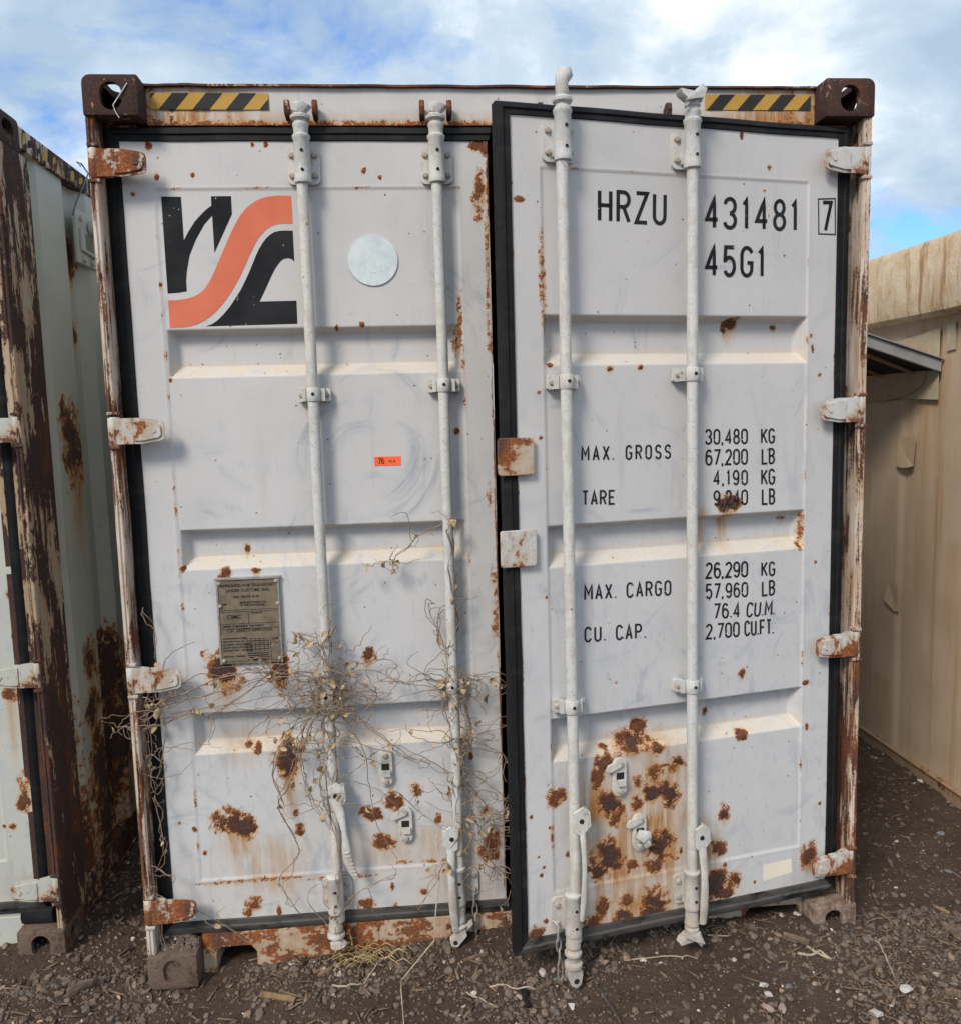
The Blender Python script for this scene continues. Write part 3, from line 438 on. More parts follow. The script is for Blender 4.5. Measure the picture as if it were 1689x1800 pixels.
Zg = hn(X, Y)*fall
me = fastmesh('ground', np.stack([X, Y, Zg], -1).reshape(-1, 3), gridfaces(len(gy), len(gx)), M['soil']); smooth(me)
o = link('ground', me); o['kind'] = 'structure'

# ================================================================== main container
CW, CH = 2.438, 2.896; hw = CW/2
def container_root(loc, label, rz=0):
    e = bpy.data.objects.new('shipping_container', None); COL.objects.link(e); e.location = loc; e.rotation_euler = (0, 0, rz); e.empty_display_size = .3
    return tag(e, label, 'container', 'shipping containers side by side')
main = container_root((0, 0, 0), 'grey shipping container with its right door ajar, black lettering and orange and black emblem')
# --- corner casting by boolean (outer side at -x, top at +z)
def stadium(a, b, n=8):
    """rounded slot with half sizes a (x) and b (y)"""
    r = min(a, b); pts = []
    for cx, cy, s in ((a-r, b-r, 0), (-a+r, b-r, pi/2), (-a+r, -b+r, pi), (a-r, -b+r, 1.5*pi)):
        for i in range(n+1):
            w = s + pi/2*i/n; pts.append((cx + r*cos(w), cy + r*sin(w)))
    out = []
    for p in pts:
        if not out or (abs(p[0]-out[-1][0]) + abs(p[1]-out[-1][1])) > 1e-6: out.append(p)
    if abs(out[0][0]-out[-1][0]) + abs(out[0][1]-out[-1][1]) < 1e-6: out.pop()
    return out
def casting_mesh():
    a = MB().box(0, .162, 0, .178, 0, .118).mesh('c0'); oa = link('tmp_cast', a)
    bm = bmesh.new(); bm.from_mesh(a)
    eds = [e for e in bm.edges if abs(e.verts[0].co.x) < 1e-4 and abs(e.verts[1].co.x) < 1e-4]
    eds2 = [e for e in eds if min(e.verts[0].co.z, e.verts[1].co.z) > .1]
    bmesh.ops.bevel(bm, geom=eds2, offset=.026, segments=5, affect='EDGES', profile=.5)
    rest = [e for e in bm.edges if e.calc_face_angle(0) > .9]
    bmesh.ops.bevel(bm, geom=rest, offset=.006, segments=2, affect='EDGES', profile=.5)
    bm.to_mesh(a); bm.free()
    cut = []
    def cutter(mb):
        c = link('tmp_cut', mb.mesh('c')); cut.append(c); m = oa.modifiers.new('b', 'BOOLEAN'); m.object = c; m.operation = 'DIFFERENCE'; m.solver = 'EXACT'
    cutter(MB().box(.022, .148, .02, .160, .014, .098))
    cutter(MB().prism([(.083+u, .056+v) for u, v in stadium(.0315, .040)], -.02, .05, 'xzy'))
    cutter(MB().prism([(.092+u, .056+v) for u, v in stadium(.040, .030)], -.02, .05, 'yzx'))
    cutter(MB().prism([(.083+u, .092+v) for u, v in stadium(.033, .062)], .06, .14, 'xyz'))
    dg = bpy.context.evaluated_depsgraph_get(); dg.update()
    me = bpy.data.meshes.new_from_object(oa.evaluated_get(dg)); me.name = 'corner_casting'
    for c in cut + [oa]: bpy.data.objects.remove(c)
    me.materials.clear(); smooth(me); me.set_sharp_from_angle(angle=radians(35)); return me
CAST = casting_mesh()
def flipped(me, sx=1, sz=1, mat=None):
    m2 = me.copy(); m2.transform(Matrix.Diagonal((sx, 1, sz, 1)))
    if sx*sz < 0: m2.flip_normals()
    if mat: m2.materials.append(mat)
    return m2
CASTS = {}
def castings(root, hw, H, L, mats, front=True):
    """eight corner castings; mats: top, bottom-left, bottom-right"""
    for sx in (-1, 1):
        for top in (1, 0):
            m = mats[0] if top else (mats[1] if sx < 0 else mats[2])
            key = (sx, top, m.name)
            if key not in CASTS: CASTS[key] = flipped(CAST, -sx, 1 if top else -1, m)
            if front: link('corner_casting', CASTS[key], None, root, (sx*hw, 0, H-.118 if top else .118))
            o = link('corner_casting', CASTS[key], None, root, (sx*hw, L, H-.118 if top else .118)); o.scale = (1, -1, 1)
castings(main, hw, CH, 12.19, (M['castrust'], M['castdirt'], M['castpale']))

MB().box(-hw+.024, -hw+.146, .012, .158, .016, .096).build('packed_soil', M['castdirt'], main)
def corr_profile(y0, y1, amp=.036, a=.072, s=.068, b=.07):
    """trapezoid wave of a container wall: (along, inset)"""
    pts = [(y0, 0)]; y = y0 + .05; 
    while y + 2*s + b + a < y1:
        pts += [(y, 0), (y+s, amp), (y+s+b, amp), (y+2*s+b, 0)]; y += 2*s + b + a
    pts.append((y1, 0)); return pts
def side_wall(root, x, sgn, y0, y1, z0, z1, mat, prof=None):
    pr = prof or corr_profile(y0, y1); mb = MB(); n = len(pr)
    vs = [(x - sgn*(.006 + d), y, z) for z in (z0, z1) for (y, d) in pr] + [(x - sgn*(.010 + d), y, z) for z in (z0, z1) for (y, d) in pr]
    fs = [(i, i+1, n+i+1, n+i) for i in range(n-1)] + [(2*n+i, 3*n+i, 3*n+i+1, 2*n+i+1) for i in range(n-1)]
    return mb.add(vs, fs).build('side_wall', mat, root)
for s in (-1, 1):
    side_wall(main, s*hw, s, .23, 11.96, .16, 2.83, M['side'])
    MB().box(s*hw - s*.06, s*hw - s*.002, .178, 12.01, 2.82, 2.885).build('top_rail', M['oldpost'], main, bev=.004)
    MB().box(s*hw - s*.06, s*hw - s*.002, .178, 12.01, .02, .17).build('bottom_rail', M['oldpost'], main, bev=.004)
# roof: shallow cross corrugations
pr = corr_profile(.18, 12.0, .02, .1, .03, .1); n = len(pr)
MB().add([(x, y, 2.872 - d) for x in (-hw+.05, hw-.05) for (y, d) in pr] + [(x, y, 2.868 - d) for x in (-hw+.05, hw-.05) for (y, d) in pr],
         [(i, i+1, n+i+1, n+i) for i in range(n-1)] + [(2*n+i, 3*n+i, 3*n+i+1, 2*n+i+1) for i in range(n-1)]).build('roof', M['oldpost'], main)
MB().box(-hw+.06, hw-.06, .2, 12.0, .135, .16).build('floor', M['dark'], main)
MB().box(-hw+.06, hw-.06, 11.9, 11.95, .16, 2.85).build('end_wall', M['side'], main)
# posts
def post_profile(s):
    P = [(0, .228), (0, .018), (-.005, .009), (-.012, .008), (-.0145, .013), (-.017, .013), (-.0195, .009), (-.024, .010), (-.028, .018), (-.028, .089), (-.125, .089), (-.125, .104), (-.030, .104), (-.030, .228)]
    return [(s*x, y) for x, y in P]
def post(root, x, s, z0, z1, mat, y=0, web=None):
    mb = MB().prism([(x + px, y + py) for px, py in post_profile(s)], z0, z1, 'xyz'); o = mb.build('corner_post', mat, root, bev=.002)
    return o
post(main, -hw, -1, .118, 2.778, M['post']); post(main, hw, 1, .118, 2.778, M['post'])
for s in (-1, 1):   # inner rusty face of the post channel
    MB().box(s*(hw-.125), s*(hw-.029), .0845, .0885, .119, 2.777).build('post_web', M['postdark'], main)
# header
def header_attrs(me):
    co = np.zeros(len(me.vertices)*3, np.float32); me.vertices.foreach_get('co', co); co = co.reshape(-1, 3)
    x, z = co[:, 0], co[:, 2]
    low = np.clip(1 - (z - 2.776)/.020, 0, 1)*(.62 + .5*(vnoise(x, z, 26, 3)-.3)) + np.clip(1 - (z-2.776)/.05, 0, 1)*.12
    end = np.exp(-((hw - .162 - abs(x))/.035)**2)*.50*(vnoise(x, z*2, 18, 4)+.25)
    topr = np.clip(1 - (2.892 - z)/.010, 0, 1)*.55*(vnoise(x, z, 9, 5) > .45)
    strk = np.exp(-((x + .985)/.012)**2)*.6 + np.exp(-((x - .98)/.010)**2)*.4
    rust = np.clip(np.maximum.reduce([low, end, topr, strk*.95]), 0, 1.2)
    stain = np.clip(np.clip(1-(z-2.776)/.05, 0, 1)*.55 + end*.9 + np.exp(-((hw-.30-abs(x))/.16)**2)*.75, 0, 1)
    setattrs(me, rust=rust, core=np.clip(strk*.7+end*.3, 0, 1)*.6, stain=stain, dust=np.full(len(x), .12))
hx = np.linspace(-hw+.163, hw-.163, 420); hz = np.linspace(2.776, 2.892, 26)
HX, HZ = np.meshgrid(hx, hz); HY = .08 + (vnoise(HX, HZ, 5, 9)-.5)*.003
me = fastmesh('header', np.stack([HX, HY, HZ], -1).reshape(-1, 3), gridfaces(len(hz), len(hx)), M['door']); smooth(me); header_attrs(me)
header = link('header', me, None, main)
bk = MB().box(-hw+.163, hw-.163, .086, .17, 2.776, 2.891)
bk.build('header_beam', M['postdark'], header)
# thin rusty top flange
n = 120; xs = np.linspace(-hw+.15, hw-.15, n); mb = MB()
zt = [2.893 + .0025*mnoise.noise((x*9, 0, 0)) + (.004 if abs(x) > .85 else 0)*mnoise.noise((x*20, 3, 0)) for x in xs]
mb.add([(x, y, z+dz) for (y, dz) in ((.066, -.006), (.066, 0), (.19, 0), (.19, -.006)) for x, z in zip(xs, zt)], [(a*n+i, a*n+i+1, ((a+1) % 4)*n+i+1, ((a+1) % 4)*n+i) for a in range(4) for i in range(n-1)])
mb.build('top_flange', M['lug'], header)
# hazard tape
def clip(poly, f):
    out = []
    for i, p in enumerate(poly):
        q = poly[(i+1) % len(poly)]; a, b = f(p), f(q)
        if a >= 0: out.append(p)
        if a*b < 0: t = a/(a-b); out.append((p[0]+(q[0]-p[0])*t, p[1]+(q[1]-p[1])*t))
    return out
def hazard(x0, x1, z0, z1, start, y):
    H = z1 - z0; per = .101; wd = .0495; lean = .043
    o = MB().add([(x0, y, z0), (x1, y, z0), (x1, y, z1), (x0, y, z1)], [(0, 1, 2, 3)]).build('hazard_tape', M['yellow'], header)
    mb = MB(); u = x0 + start - per*2
    while u < x1 + .1:
        p = [(u, z0), (u+wd, z0), (u+wd+lean, z1), (u+lean, z1)]
        p = clip(clip(p, lambda q: q[0]-x0), lambda q: x1-q[0])
        if len(p) > 2: mb.add([(a, y-.0012, b) for a, b in p], [tuple(range(len(p)))])
        u += per
    return mb
for (p, st) in ((TAPE_L, .022), (TAPE_R, .006)):
    x0 = p[0][0]; x1 = p[1][0]; z0 = p[3][1]; z1 = p[0][1]
    hazard(x0, x1, z0, z1, st, .0765).build('hazard_stripes', M['tapeblack'], header)
# sill with fork pockets
def notch(x0, x1, zt, z0, r=.012):
    return [(x0, z0), (x0, zt-r), (x0+r, zt), (x1-r, zt), (x1, zt-r), (x1, z0)]
sl = [(-hw+.163, -.02), (-1.012, -.02)] + [(-1.012, .062), (-.998, .086), (-.895, .086), (-.876, .062), (-.876, -.02)] + [(.848, -.02), (.848, .066), (.862, .084), (1.035, .084), (1.05, .07), (1.05, -.02)] + [(hw-.163, -.02), (hw-.163, .138), (-hw+.163, .138)]
MB().prism(sl, .078, .10, 'xzy').build('sill', M['sill'], main, bev=.003)
for x0, x1 in ((-1.012, -.876), (.848, 1.05)):   # pocket lining
    mb = MB(); mb.prism([(x0-.006, -.02), (x0-.006, .092), (x1+.006, .092), (x1+.006, -.02), (x1+.001, -.02), (x1+.001, .087), (x0-.001, .087), (x0-.001, -.02)], .102, .5, 'xzy'); mb.build('fork_pocket', M['sillcream'], main)
MB().box(-.86, -.46, .0755, .0785, -.005, .128).build('sill_plate', M['sill'], main, bev=.002)
MB().box(.66, .83, .0745, .0785, .01, .13).build('sill_plate', M['sillcream'], main, bev=.002)
MB().box(-hw+.163, hw-.163, .082, .125, .139, .149).build('threshold', M['sillcream'], main, bev=.002)

# ------------------------------------------------------------------ doors
YD = .075
RECZ = [(2.157, 2.010), (1.523, 1.394), (.912, .772)]
DEPTH = {}
def skin(seed, u, z):
    us_, zs_, D = DEPTH[seed]; j = min(max(int(np.searchsorted(us_, u)), 0), len(us_)-1); i = min(max(int(np.searchsorted(zs_, z)), 0), len(zs_)-1); return float(min(D[i, j], .004))
def door_panel(name, parent, loc, rz, u0, u1, z0, z1, iu0, iu1, iz0, iz1, ru0, ru1, blobs, seed, rec=RECZ, mat=None, depth=.042, wash=(), swirls=()):
    us = np.linspace(u0, u1, int((u1-u0)/.0052)); zs = np.linspace(z0, z1, int((z1-z0)/.0048))
    zb_ = [q + e for zt, zb in rec for q in (zt, zt-.015, zb, zb+.034) for e in (-.0012, .0012)]; ub_ = [q + e for q in (ru0, ru0+.022, ru1, ru1-.022) for e in (-.0012, .0012)]
    def lines(base, extra):
        keep = [b_ for b_ in base if min(abs(b_ - e) for e in extra) > .0022]; return np.array(sorted(keep + extra))
    zs = lines(zs, zb_); us = lines(us, ub_); U, Z = np.meshgrid(us, zs)
    ins = np.minimum(np.minimum(U-iu0, iu1-U), np.minimum(Z-iz0, iz1-Z))
    D = .003*sstep(-.004, .004, ins) - .0022*np.exp(-(ins/.0034)**2)
    dust = np.zeros_like(U); side = np.clip(np.minimum(U-ru0, ru1-U)/.022, 0, 1)
    for zt, zb in rec:
        rt = (zt - Z)/.015; rb = (Z - zb)/.034
        k = np.clip(np.minimum(np.minimum(rt, rb), side), 0, 1); D = D + depth*k
        led = sstep(zb-.005, zb+.004, Z)*(1 - sstep(zb+.034, zb+.058, Z))*(side > 0)
        dust = np.maximum(dust, led*(.55 + .6*vnoise(U, Z, 7, seed+5)))
    D += (vnoise(U, Z, 2.2, seed)-.5)*.0035*np.clip(ins/.1, 0, 1) + (vnoise(U, Z, 6, seed+6)-.5)*.0012
    dust = np.clip(np.maximum(dust, .20*sstep(.75, .2, Z)*vnoise(U, Z, 5, seed+8) + .35*np.exp(-((Z-z0)/.035)**2)), 0, 1)
    # seam rust: broken lines along the weld
    seam = np.exp(-(ins/.0042)**2)*np.clip(vnoise(U, Z, 16, seed+3)*1.9 - 1.25, 0, .62)
    edge = np.exp(-(np.minimum(U-u0, u1-U)/.0035)**2)*np.clip(vnoise(U, Z, 13, seed+4)*2.2 - 1.2, 0, .7)
    rust, core, stain = wear(U, Z, blobs, seed)
    for (wu, wz, wru, wrz, wa) in wash: stain = np.maximum(stain, wa*np.exp(-((U-wu)/wru)**4 - ((Z-wz)/wrz)**4)*(.35 + .9*vnoise(U, Z, 14, seed+9)))
    rust = np.maximum(rust, np.maximum(seam, edge))
    DEPTH[seed] = (us, zs, D)
    me = fastmesh(name, np.stack([U, D, Z], -1).reshape(-1, 3), gridfaces(len(zs), len(us)), mat or M['door']); smooth(me)
    # rub marks: arcs left by things scraping round on the paint
    scuff = np.zeros_like(U); R = random.Random(seed); arcs = list(swirls)
    for i in range(150):
        zc = z0 + (z1-z0)*R.random()**1.5*.86; rr = R.uniform(.05, .5); a0 = R.uniform(0, 6.28)
        arcs.append((R.uniform(u0, u1) - rr*cos(a0), zc - rr*sin(a0), rr, a0 - R.uniform(.02, .10)/rr, a0 + R.uniform(.02, .12)/rr, R.uniform(.003, .016), R.uniform(.15, .6)))
    for (cu, cz, rr, a0, a1, wd, st) in arcs:
        du, dz = U - cu, Z - cz; rad = np.sqrt(du*du + dz*dz); ang = np.mod(np.arctan2(dz, du) - a0, 2*pi); L = a1 - a0
        sel = (abs(rad - rr) < wd*2.5) & (ang < L)
        if not sel.any(): continue
        q = np.exp(-((rad[sel]-rr)/wd)**2)*np.sin(pi*np.clip(ang[sel]/L, 0, 1))**.6*np.clip(1.9*vnoise(rad[sel]*1.0, ang[sel]*rr*.10, 160, seed+15) - .45, 0, 1)
        scuff[sel] = np.maximum(scuff[sel], st*q)
    setattrs(me, rust=rust, core=core, stain=stain, dust=dust, scuff=scuff)
    return link(name, me, None, parent, loc, rz)
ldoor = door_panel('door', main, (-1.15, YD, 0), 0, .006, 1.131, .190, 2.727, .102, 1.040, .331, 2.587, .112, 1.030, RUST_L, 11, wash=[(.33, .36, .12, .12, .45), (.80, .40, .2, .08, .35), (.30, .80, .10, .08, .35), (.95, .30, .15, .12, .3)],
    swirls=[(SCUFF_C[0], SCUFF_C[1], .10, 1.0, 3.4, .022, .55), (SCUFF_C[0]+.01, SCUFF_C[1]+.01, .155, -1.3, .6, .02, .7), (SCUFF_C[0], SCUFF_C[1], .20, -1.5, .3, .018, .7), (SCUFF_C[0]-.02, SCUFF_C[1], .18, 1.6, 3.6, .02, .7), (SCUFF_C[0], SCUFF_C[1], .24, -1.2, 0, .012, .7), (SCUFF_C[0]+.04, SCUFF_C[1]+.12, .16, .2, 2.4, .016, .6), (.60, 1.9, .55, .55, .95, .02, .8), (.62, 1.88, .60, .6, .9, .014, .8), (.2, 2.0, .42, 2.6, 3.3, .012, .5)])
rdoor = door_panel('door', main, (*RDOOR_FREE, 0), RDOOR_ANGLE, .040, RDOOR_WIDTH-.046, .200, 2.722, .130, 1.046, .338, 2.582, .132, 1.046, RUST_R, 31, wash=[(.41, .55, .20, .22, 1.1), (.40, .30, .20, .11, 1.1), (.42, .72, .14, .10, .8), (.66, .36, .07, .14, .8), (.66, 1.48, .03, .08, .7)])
ldoor['label'] = 'closed grey door with orange and black emblem'; rdoor['label'] = 'half open grey door with black lettering'
RW_ = RDOOR_WIDTH
# slab behind each skin
for d, a, b in ((ldoor, .008, 1.129), (rdoor, .042, RW_-.048)):
    MB().box(a, b, .0535, .060, .192, 2.720).build('back_panel', M['dark'], d)
    MB().box(a, a+.08, .006, .046, .194, 2.718).build('stile', M['door'], d); MB().box(b-.075, b, .006, .046, .194, 2.718).build('stile', M['door'], d)
# edge of the closed door next to the gap
MB().box(1.1315, 1.1345, -.001, .05, .19, 2.727).build('door_edge', M['postdark'], ldoor)
def gasket(door, u0, u1, z0, z1, wl, wr, wt, wb, sides='LRTB', dusty='B'):
    """rubber profile round the door; mitred at the corners"""
    prof = [(0, .034), (0, .000), (.18, -.006), (.46, -.0085), (.55, -.0035), (.93, -.0055), (1.0, .0045), (1.0, .034)]
    cor = [(u0, z0), (u1, z0), (u1, z1), (u0, z1)]; inn = [(u0+wl, z0+wb), (u1-wr, z0+wb), (u1-wr, z1-wt), (u0+wl, z1-wt)]
    for nm, a, b in (('B', 0, 1), ('R', 1, 2), ('T', 2, 3), ('L', 3, 0)):
        if nm not in sides: continue
        mb = MB(); vs = []; m = 24
        for i in range(m+1):
            t = i/m; o = Vector(cor[a]).lerp(Vector(cor[b]), t); q = Vector(inn[a]).lerp(Vector(inn[b]), t)
            w = .0022*mnoise.noise((o.x*5, o.y*5, u0*7)) if 0 < i < m else 0
            for (f, d) in prof:
                p = o.lerp(q, f); vs.append((p.x + w, d, p.y + w))
        k = len(prof); fs = [(i*k+j, i*k+j+1, (i+1)*k+j+1, (i+1)*k+j) for i in range(m) for j in range(k-1)] + [tuple(range(k)), tuple(m*k+j for j in range(k))[::-1]]
        mb.add(vs, fs).build('gasket', M['rubberdust' if nm in dusty else 'rubber'], door, sm=True)
gasket(ldoor, -.038, 1.147, .145, 2.768, .047, .008, .043, .047, 'LTB')
gasket(rdoor, -.004, RW_, .148, 2.757, .045, .047, .037, .053, 'LRTB')

# ------------------------------------------------------------------ lock rods and fittings (door coordinates: u, depth, z)
bolt_mb = MB().lathe([(.0085, 0), (.0085, .0045), (.006, .0075), (.0, .008)], (0, 0), 8)
BOLT = bolt_mb.mesh('bolt'); BOLT.transform(Matrix.Rotation(pi/2, 4, 'X')); BOLT.materials.append(M['rod'])
def bolt(door, u, d, z, k=1):
    o = link('bolt', BOLT, None, door, (u, d, z), 0); o.scale = (k, k, k); o.rotation_euler = (0, random.random()*3, 0); return o
RODD = -.043
def rplate(mb, u0, u1, z0, z1, d0, d1, r=.012):
    p = [( (u0+u1)/2 + a, (z0+z1)/2 + b) for a, b in rrect((u1-u0)/2, (z1-z0)/2, r)]
    return mb.prism(p, d0, d1, 'xzy')
def rrect(a, b, r, n=4):
    pts = []
    for cx, cy, s in ((a-r, b-r, 0), (-a+r, b-r, pi/2), (-a+r, -b+r, pi), (a-r, -b+r, 1.5*pi)):
        for i in range(n+1):
            w = s + pi/2*i/n; pts.append((cx + r*cos(w), cy + r*sin(w)))
    return pts
def bearing(door, u, z0, z1, bolts=True, wl=.05, wr=.05):
    mb = MB(); rplate(mb, u-wl, u+wr, z0, z1, -.011, .002, .016)
    mb.box(u-.023, u+.023, RODD, -.008, z0+.012, z1-.004)
    mb.lathe([(.019, z0-.006), (.0255, z0-.004), (.027, z0+.004), (.0255, z0+.012), (.0245, z1+.014), (.0275, z1+.018), (.0275, z1+.026), (.022, z1+.03)], (u, RODD), 20)
    o = mb.build('bearing_bracket', M['rod'], door, sm=True)
    for z in (z0+.03, z1-.022): MB().cyl((u+.002, RODD-.0262, z), (u+.002, RODD-.0235, z), .0052, n=10).build('grease_hole', M['dark'], door)
    if bolts:
        for du in (-wl+.015, wr-.015):
            for z in (z0+.026, z1-.022): bolt(door, u+du, -.0108, z, 1.15)
def rodclamp(door, u, z, h=.042):
    mb = MB()
    for s in (-1, 1): rplate(mb, u+s*.037-.015, u+s*.037+.015, z-h/2, z+h/2, -.022, -.014, .006); mb.box(u+s*.030-.006, u+s*.030+.006, RODD, -.018, z-h/2+.001, z+h/2-.001)
    mb.lathe([(.0205, z-h/2), (.0222, z-h/2+.003), (.0222, z+h/2-.003), (.0205, z+h/2)], (u, RODD), 18)
    for s in (-1, 1): mb.box(u+s*.037-.013, u+s*.037+.013, -.0145, .001, z-h/2+.003, z+h/2-.003)
    mb.build('rod_clamp', M['rod'], door, sm=True)
    for s in (-1, 1): bolt(door, u+s*.040, -.0218, z, .95)
    MB().cyl((u, RODD-.0238, z+.002), (u, RODD-.0215, z+.002), .0052, n=10).build('grease_hole', M['dark'], door)
def rod(door, u, z0, z1, lean=0):
    m = 14; pts = []; rd = []
    for i in range(m+1):
        t = i/m; z = z0 + (z1-z0)*t; pts.append((u + lean*(.5-t)*2 + .0006*sin(t*9), RODD + .0005*sin(t*7+1), z)); rd.append(.0175)
    return MB().tube(pts, rd, 18).build('lock_rod', M['rod'], door, sm=True)
def cam_end(door, u, z, up=1, kind='head'):
    """cast cam on the rod end, z where it starts"""
    mb = MB(); L = lambda r: mb.lathe([(a, z + up*b) for a, b in (r if up > 0 else r)], (u, RODD), 16)
    L([(.0215, 0), (.0225, .03), (.0245, .034), (.0245, .042), (.020, .046), (.019, .055)])
    if kind == 'head':
        L([(.019, .052), (.030, .056), (.031, .064), (.021, .070), (.017, .082)])
        mb.tube([(u-.004, RODD-.004, z+up*.078), (u, RODD-.008, z+up*.088), (u+.012, RODD-.012, z+up*.094), (u+.004, RODD-.006, z+up*.100)], [(.020, .020), (.027, .022), (.027, .02), (.012, .010)], 8)
    elif kind == 'hook':
        L([(.018, .05), (.0285, .058), (.029, .066), (.019, .074), (.0175, .086)])
        mb.tube([(u, RODD, z+up*.08), (u-.003, RODD-.004, z+up*.10), (u-.002, RODD-.004, z+up*.118), (u+.008, RODD-.006, z+up*.136), (u+.010, RODD-.006, z+up*.150)], [(.019, .02), (.019, .02), (.021, .022), (.024, .02), (.016, .013)], 10)
    elif kind == 'ear':
        L([(.018, .05), (.028, .060), (.028, .068), (.018, .078), (.016, .094), (.029, .098), (.029, .108), (.014, .112)])
        mb.prism([(u-.022, z+up*.106), (u+.020, z+up*.106), (u+.026, z+up*.135), (u+.020, z+up*.168), (u+.004, z+up*.178), (u-.012, z+up*.168), (u-.024, z+up*.135)], RODD-.016, RODD+.012, 'xzy')
        MB().cyl((u+.004, RODD-.0172, z+up*.154), (u+.004, RODD-.0155, z+up*.154), .009, n=12).build('cam_hole', M['dark'], door)
    elif kind == 'claw':
        L([(.018, .05), (.024, .056), (.022, .075), (.019, .08)])
        mb.prism([(u-.022, z+up*.070), (u+.02, z+up*.064), (u+.034, z+up*.108), (u+.022, z+up*.114), (u+.002, z+up*.092), (u-.05, z+up*.098), (u-.044, z+up*.084)], RODD-.022, RODD+.014, 'xzy')
        mb.prism([(u-.046, z+up*.060), (u-.006, z+up*.084), (u+.03, z+up*.100), (u+.018, z+up*.072)], RODD-.036, RODD-.020, 'xzy')
    elif kind == 'shoe':
        L([(.018, .05), (.029, .058), (.027, .066), (.016, .07)])
        mb.prism([(u-.020, z+up*.064), (u+.018, z+up*.064), (u+.024, z+up*.09), (u-.008, z+up*.128), (u-.030, z+up*.124), (u-.034, z+up*.108), (u-.014, z+up*.092)], RODD-.020, RODD+.012, 'xzy')
        mb.prism([(u+.010, z+up*.06), (u+.044, z+up*.046), (u+.046, z+up*.054), (u+.02, z+up*.082)], RODD-.012, RODD+.006, 'xzy')
        MB().cyl((u-.016, RODD-.0215, z+up*.112), (u-.016, RODD-.0195, z+up*.112), .008, n=12).build('cam_hole', M['dark'], door)
    return mb.build('lock_cam', M['rod'], door, sm=True)
def handle(door, u, zp, s, ln, bend=0, out=.03, twist=False, wd=.0135, ribs=False):
    """hub plate on the rod and a flat bar hanging from it; s: side it hangs on"""
    mb = MB(); c = u + s*.016
    mb.prism([(c+a*s, zp+b) for a, b in ((-.024, .030), (.004, .044), (.020, .034), (.026, .0), (.022, -.03), (.0, -.052), (-.020, -.036))], RODD-.028, RODD-.019, 'xzy')
    mb.prism([(c+s*.016, zp+.034), (c+s*.030, zp+.026), (c+s*.034, zp-.02), (c+s*.022, zp-.034)], RODD-.026, RODD+.014, 'xzy')
    mb.build('handle_hub', M['rod'], door, bev=.002)
    MB().cyl((c, RODD-.0292, zp), (c, RODD-.0275, zp), .008, n=12).build('pivot_hole', M['dark'], door)
    k = 9; pts = []; rd = []
    for i in range(k):
        t = i/(k-1); pts.append((c + s*(.004 + bend*t*t + (.012*sin(t*5) if twist else .002*sin(t*4))), RODD-.022 - out*sin(t*pi)*.6, zp - .03 - ln*t))
        w = wd + .0012*cos(t*9)
        if twist: w = .007 + .009*abs(cos(t*4.4))
        rd.append((w, .0055 if t < .7 else .0085))
    mb = MB().tube(pts, rd, 10); mb.build('handle', M['rod'], door, sm=True)
    if not ribs: return
    g = MB()
    for q in range(7):
        p = Vector(pts[-4]).lerp(Vector(pts[-1]), q/7); g.box(p.x-.009, p.x+.009, p.y-.0098, p.y-.005, p.z-.0022, p.z+.0022)
    g.build('grip_rib', M['rod'], door)
def retainer(door, u, z, lever=0):
    mb = MB(); rplate(mb, u-.024, u+.024, z-.064, z+.064, -.012, .001, .0235); mb.build('handle_retainer', M['rod'], door, bev=.002)
    for dz in (-.047, .045): bolt(door, u, -.0118, z+dz, 1.2)
    MB().box(u-.013, u+.013, -.0135, -.0115, z-.006, z+.016).build('retainer_slot', M['dark'], door)
    mb = MB().box(u-.012, u+.016, -.024, -.012, z-.026, z-.008)
    if lever: mb.prism([(u-.012, z+.056), (u-.044, z+.046), (u-.050, z+.030), (u-.038, z+.024), (u+.004, z+.040)], -.022, -.012, 'xzy')
    if lever > 1: mb.tube([(u-.016, -.026, z+.004), (u+.004, -.034, z-.006), (u+.026, -.030, z-.004)], [(.016, .012), (.022, .014), (.014, .01)], 8); mb.tube([(u+.01, -.03, z-.012), (u+.016, -.034, z-.034), (u+.012, -.03, z-.044)], [(.014, .01), (.013, .01), (.006, .006)], 8)
    mb.build('retainer_catch', M['rod'], door, sm=True)
def chain(door, u, z, links, d=-.03):
    mb = MB()
    for i in range(links):
        zc = z - i*.036; pts = []
        for j in range(15):
            w = 2*pi*j/14; a, b = .0085*cos(w), (.024 if i < links-1 else .038)*sin(w)
            off = -.014 if i == links-1 else 0
            pts.append((u + a*(1 if i % 2 else .3) + i*.002, d + a*(.2 if i % 2 else 1), zc + b + off))
        mb.tube(pts, .0028, 6, False)
    mb.tube([(u+.003, d, z+.02), (u-.002, d+.01, z+.034), (u-.01, -.01, z+.038)], .003, 6)
    mb.build('seal_chain', M['zinc'], door, sm=True)
# closed door
for u, zc1, zc2 in ((.5605, 1.945, .963), (.972, 1.965, .975)):
    rod(ldoor, u, .18, 2.75, .004 if u < .8 else .002)
    bearing(ldoor, u, 2.594, 2.703); rodclamp(ldoor, u, zc1); rodclamp(ldoor, u-.004, zc2)
    cam_end(ldoor, u, 2.722, 1, 'head')
bearing(ldoor, .553, .215, .315, True, .045, .055); bearing(ldoor, .968, .215, .315, True, .03, .07)
cam_end(ldoor, .550, .192, -1, 'head'); cam_end(ldoor, .968, .192, -1, 'shoe')
handle(ldoor, .556, .632, 1, .26, .062, .02, True, .0135, True); handle(ldoor, .966, .455, -1, .30, -.006, .03)
for i, (u, z) in enumerate(RET_L): retainer(ldoor, u, z, i)
chain(ldoor, 1.022, .205, 3, -.02)
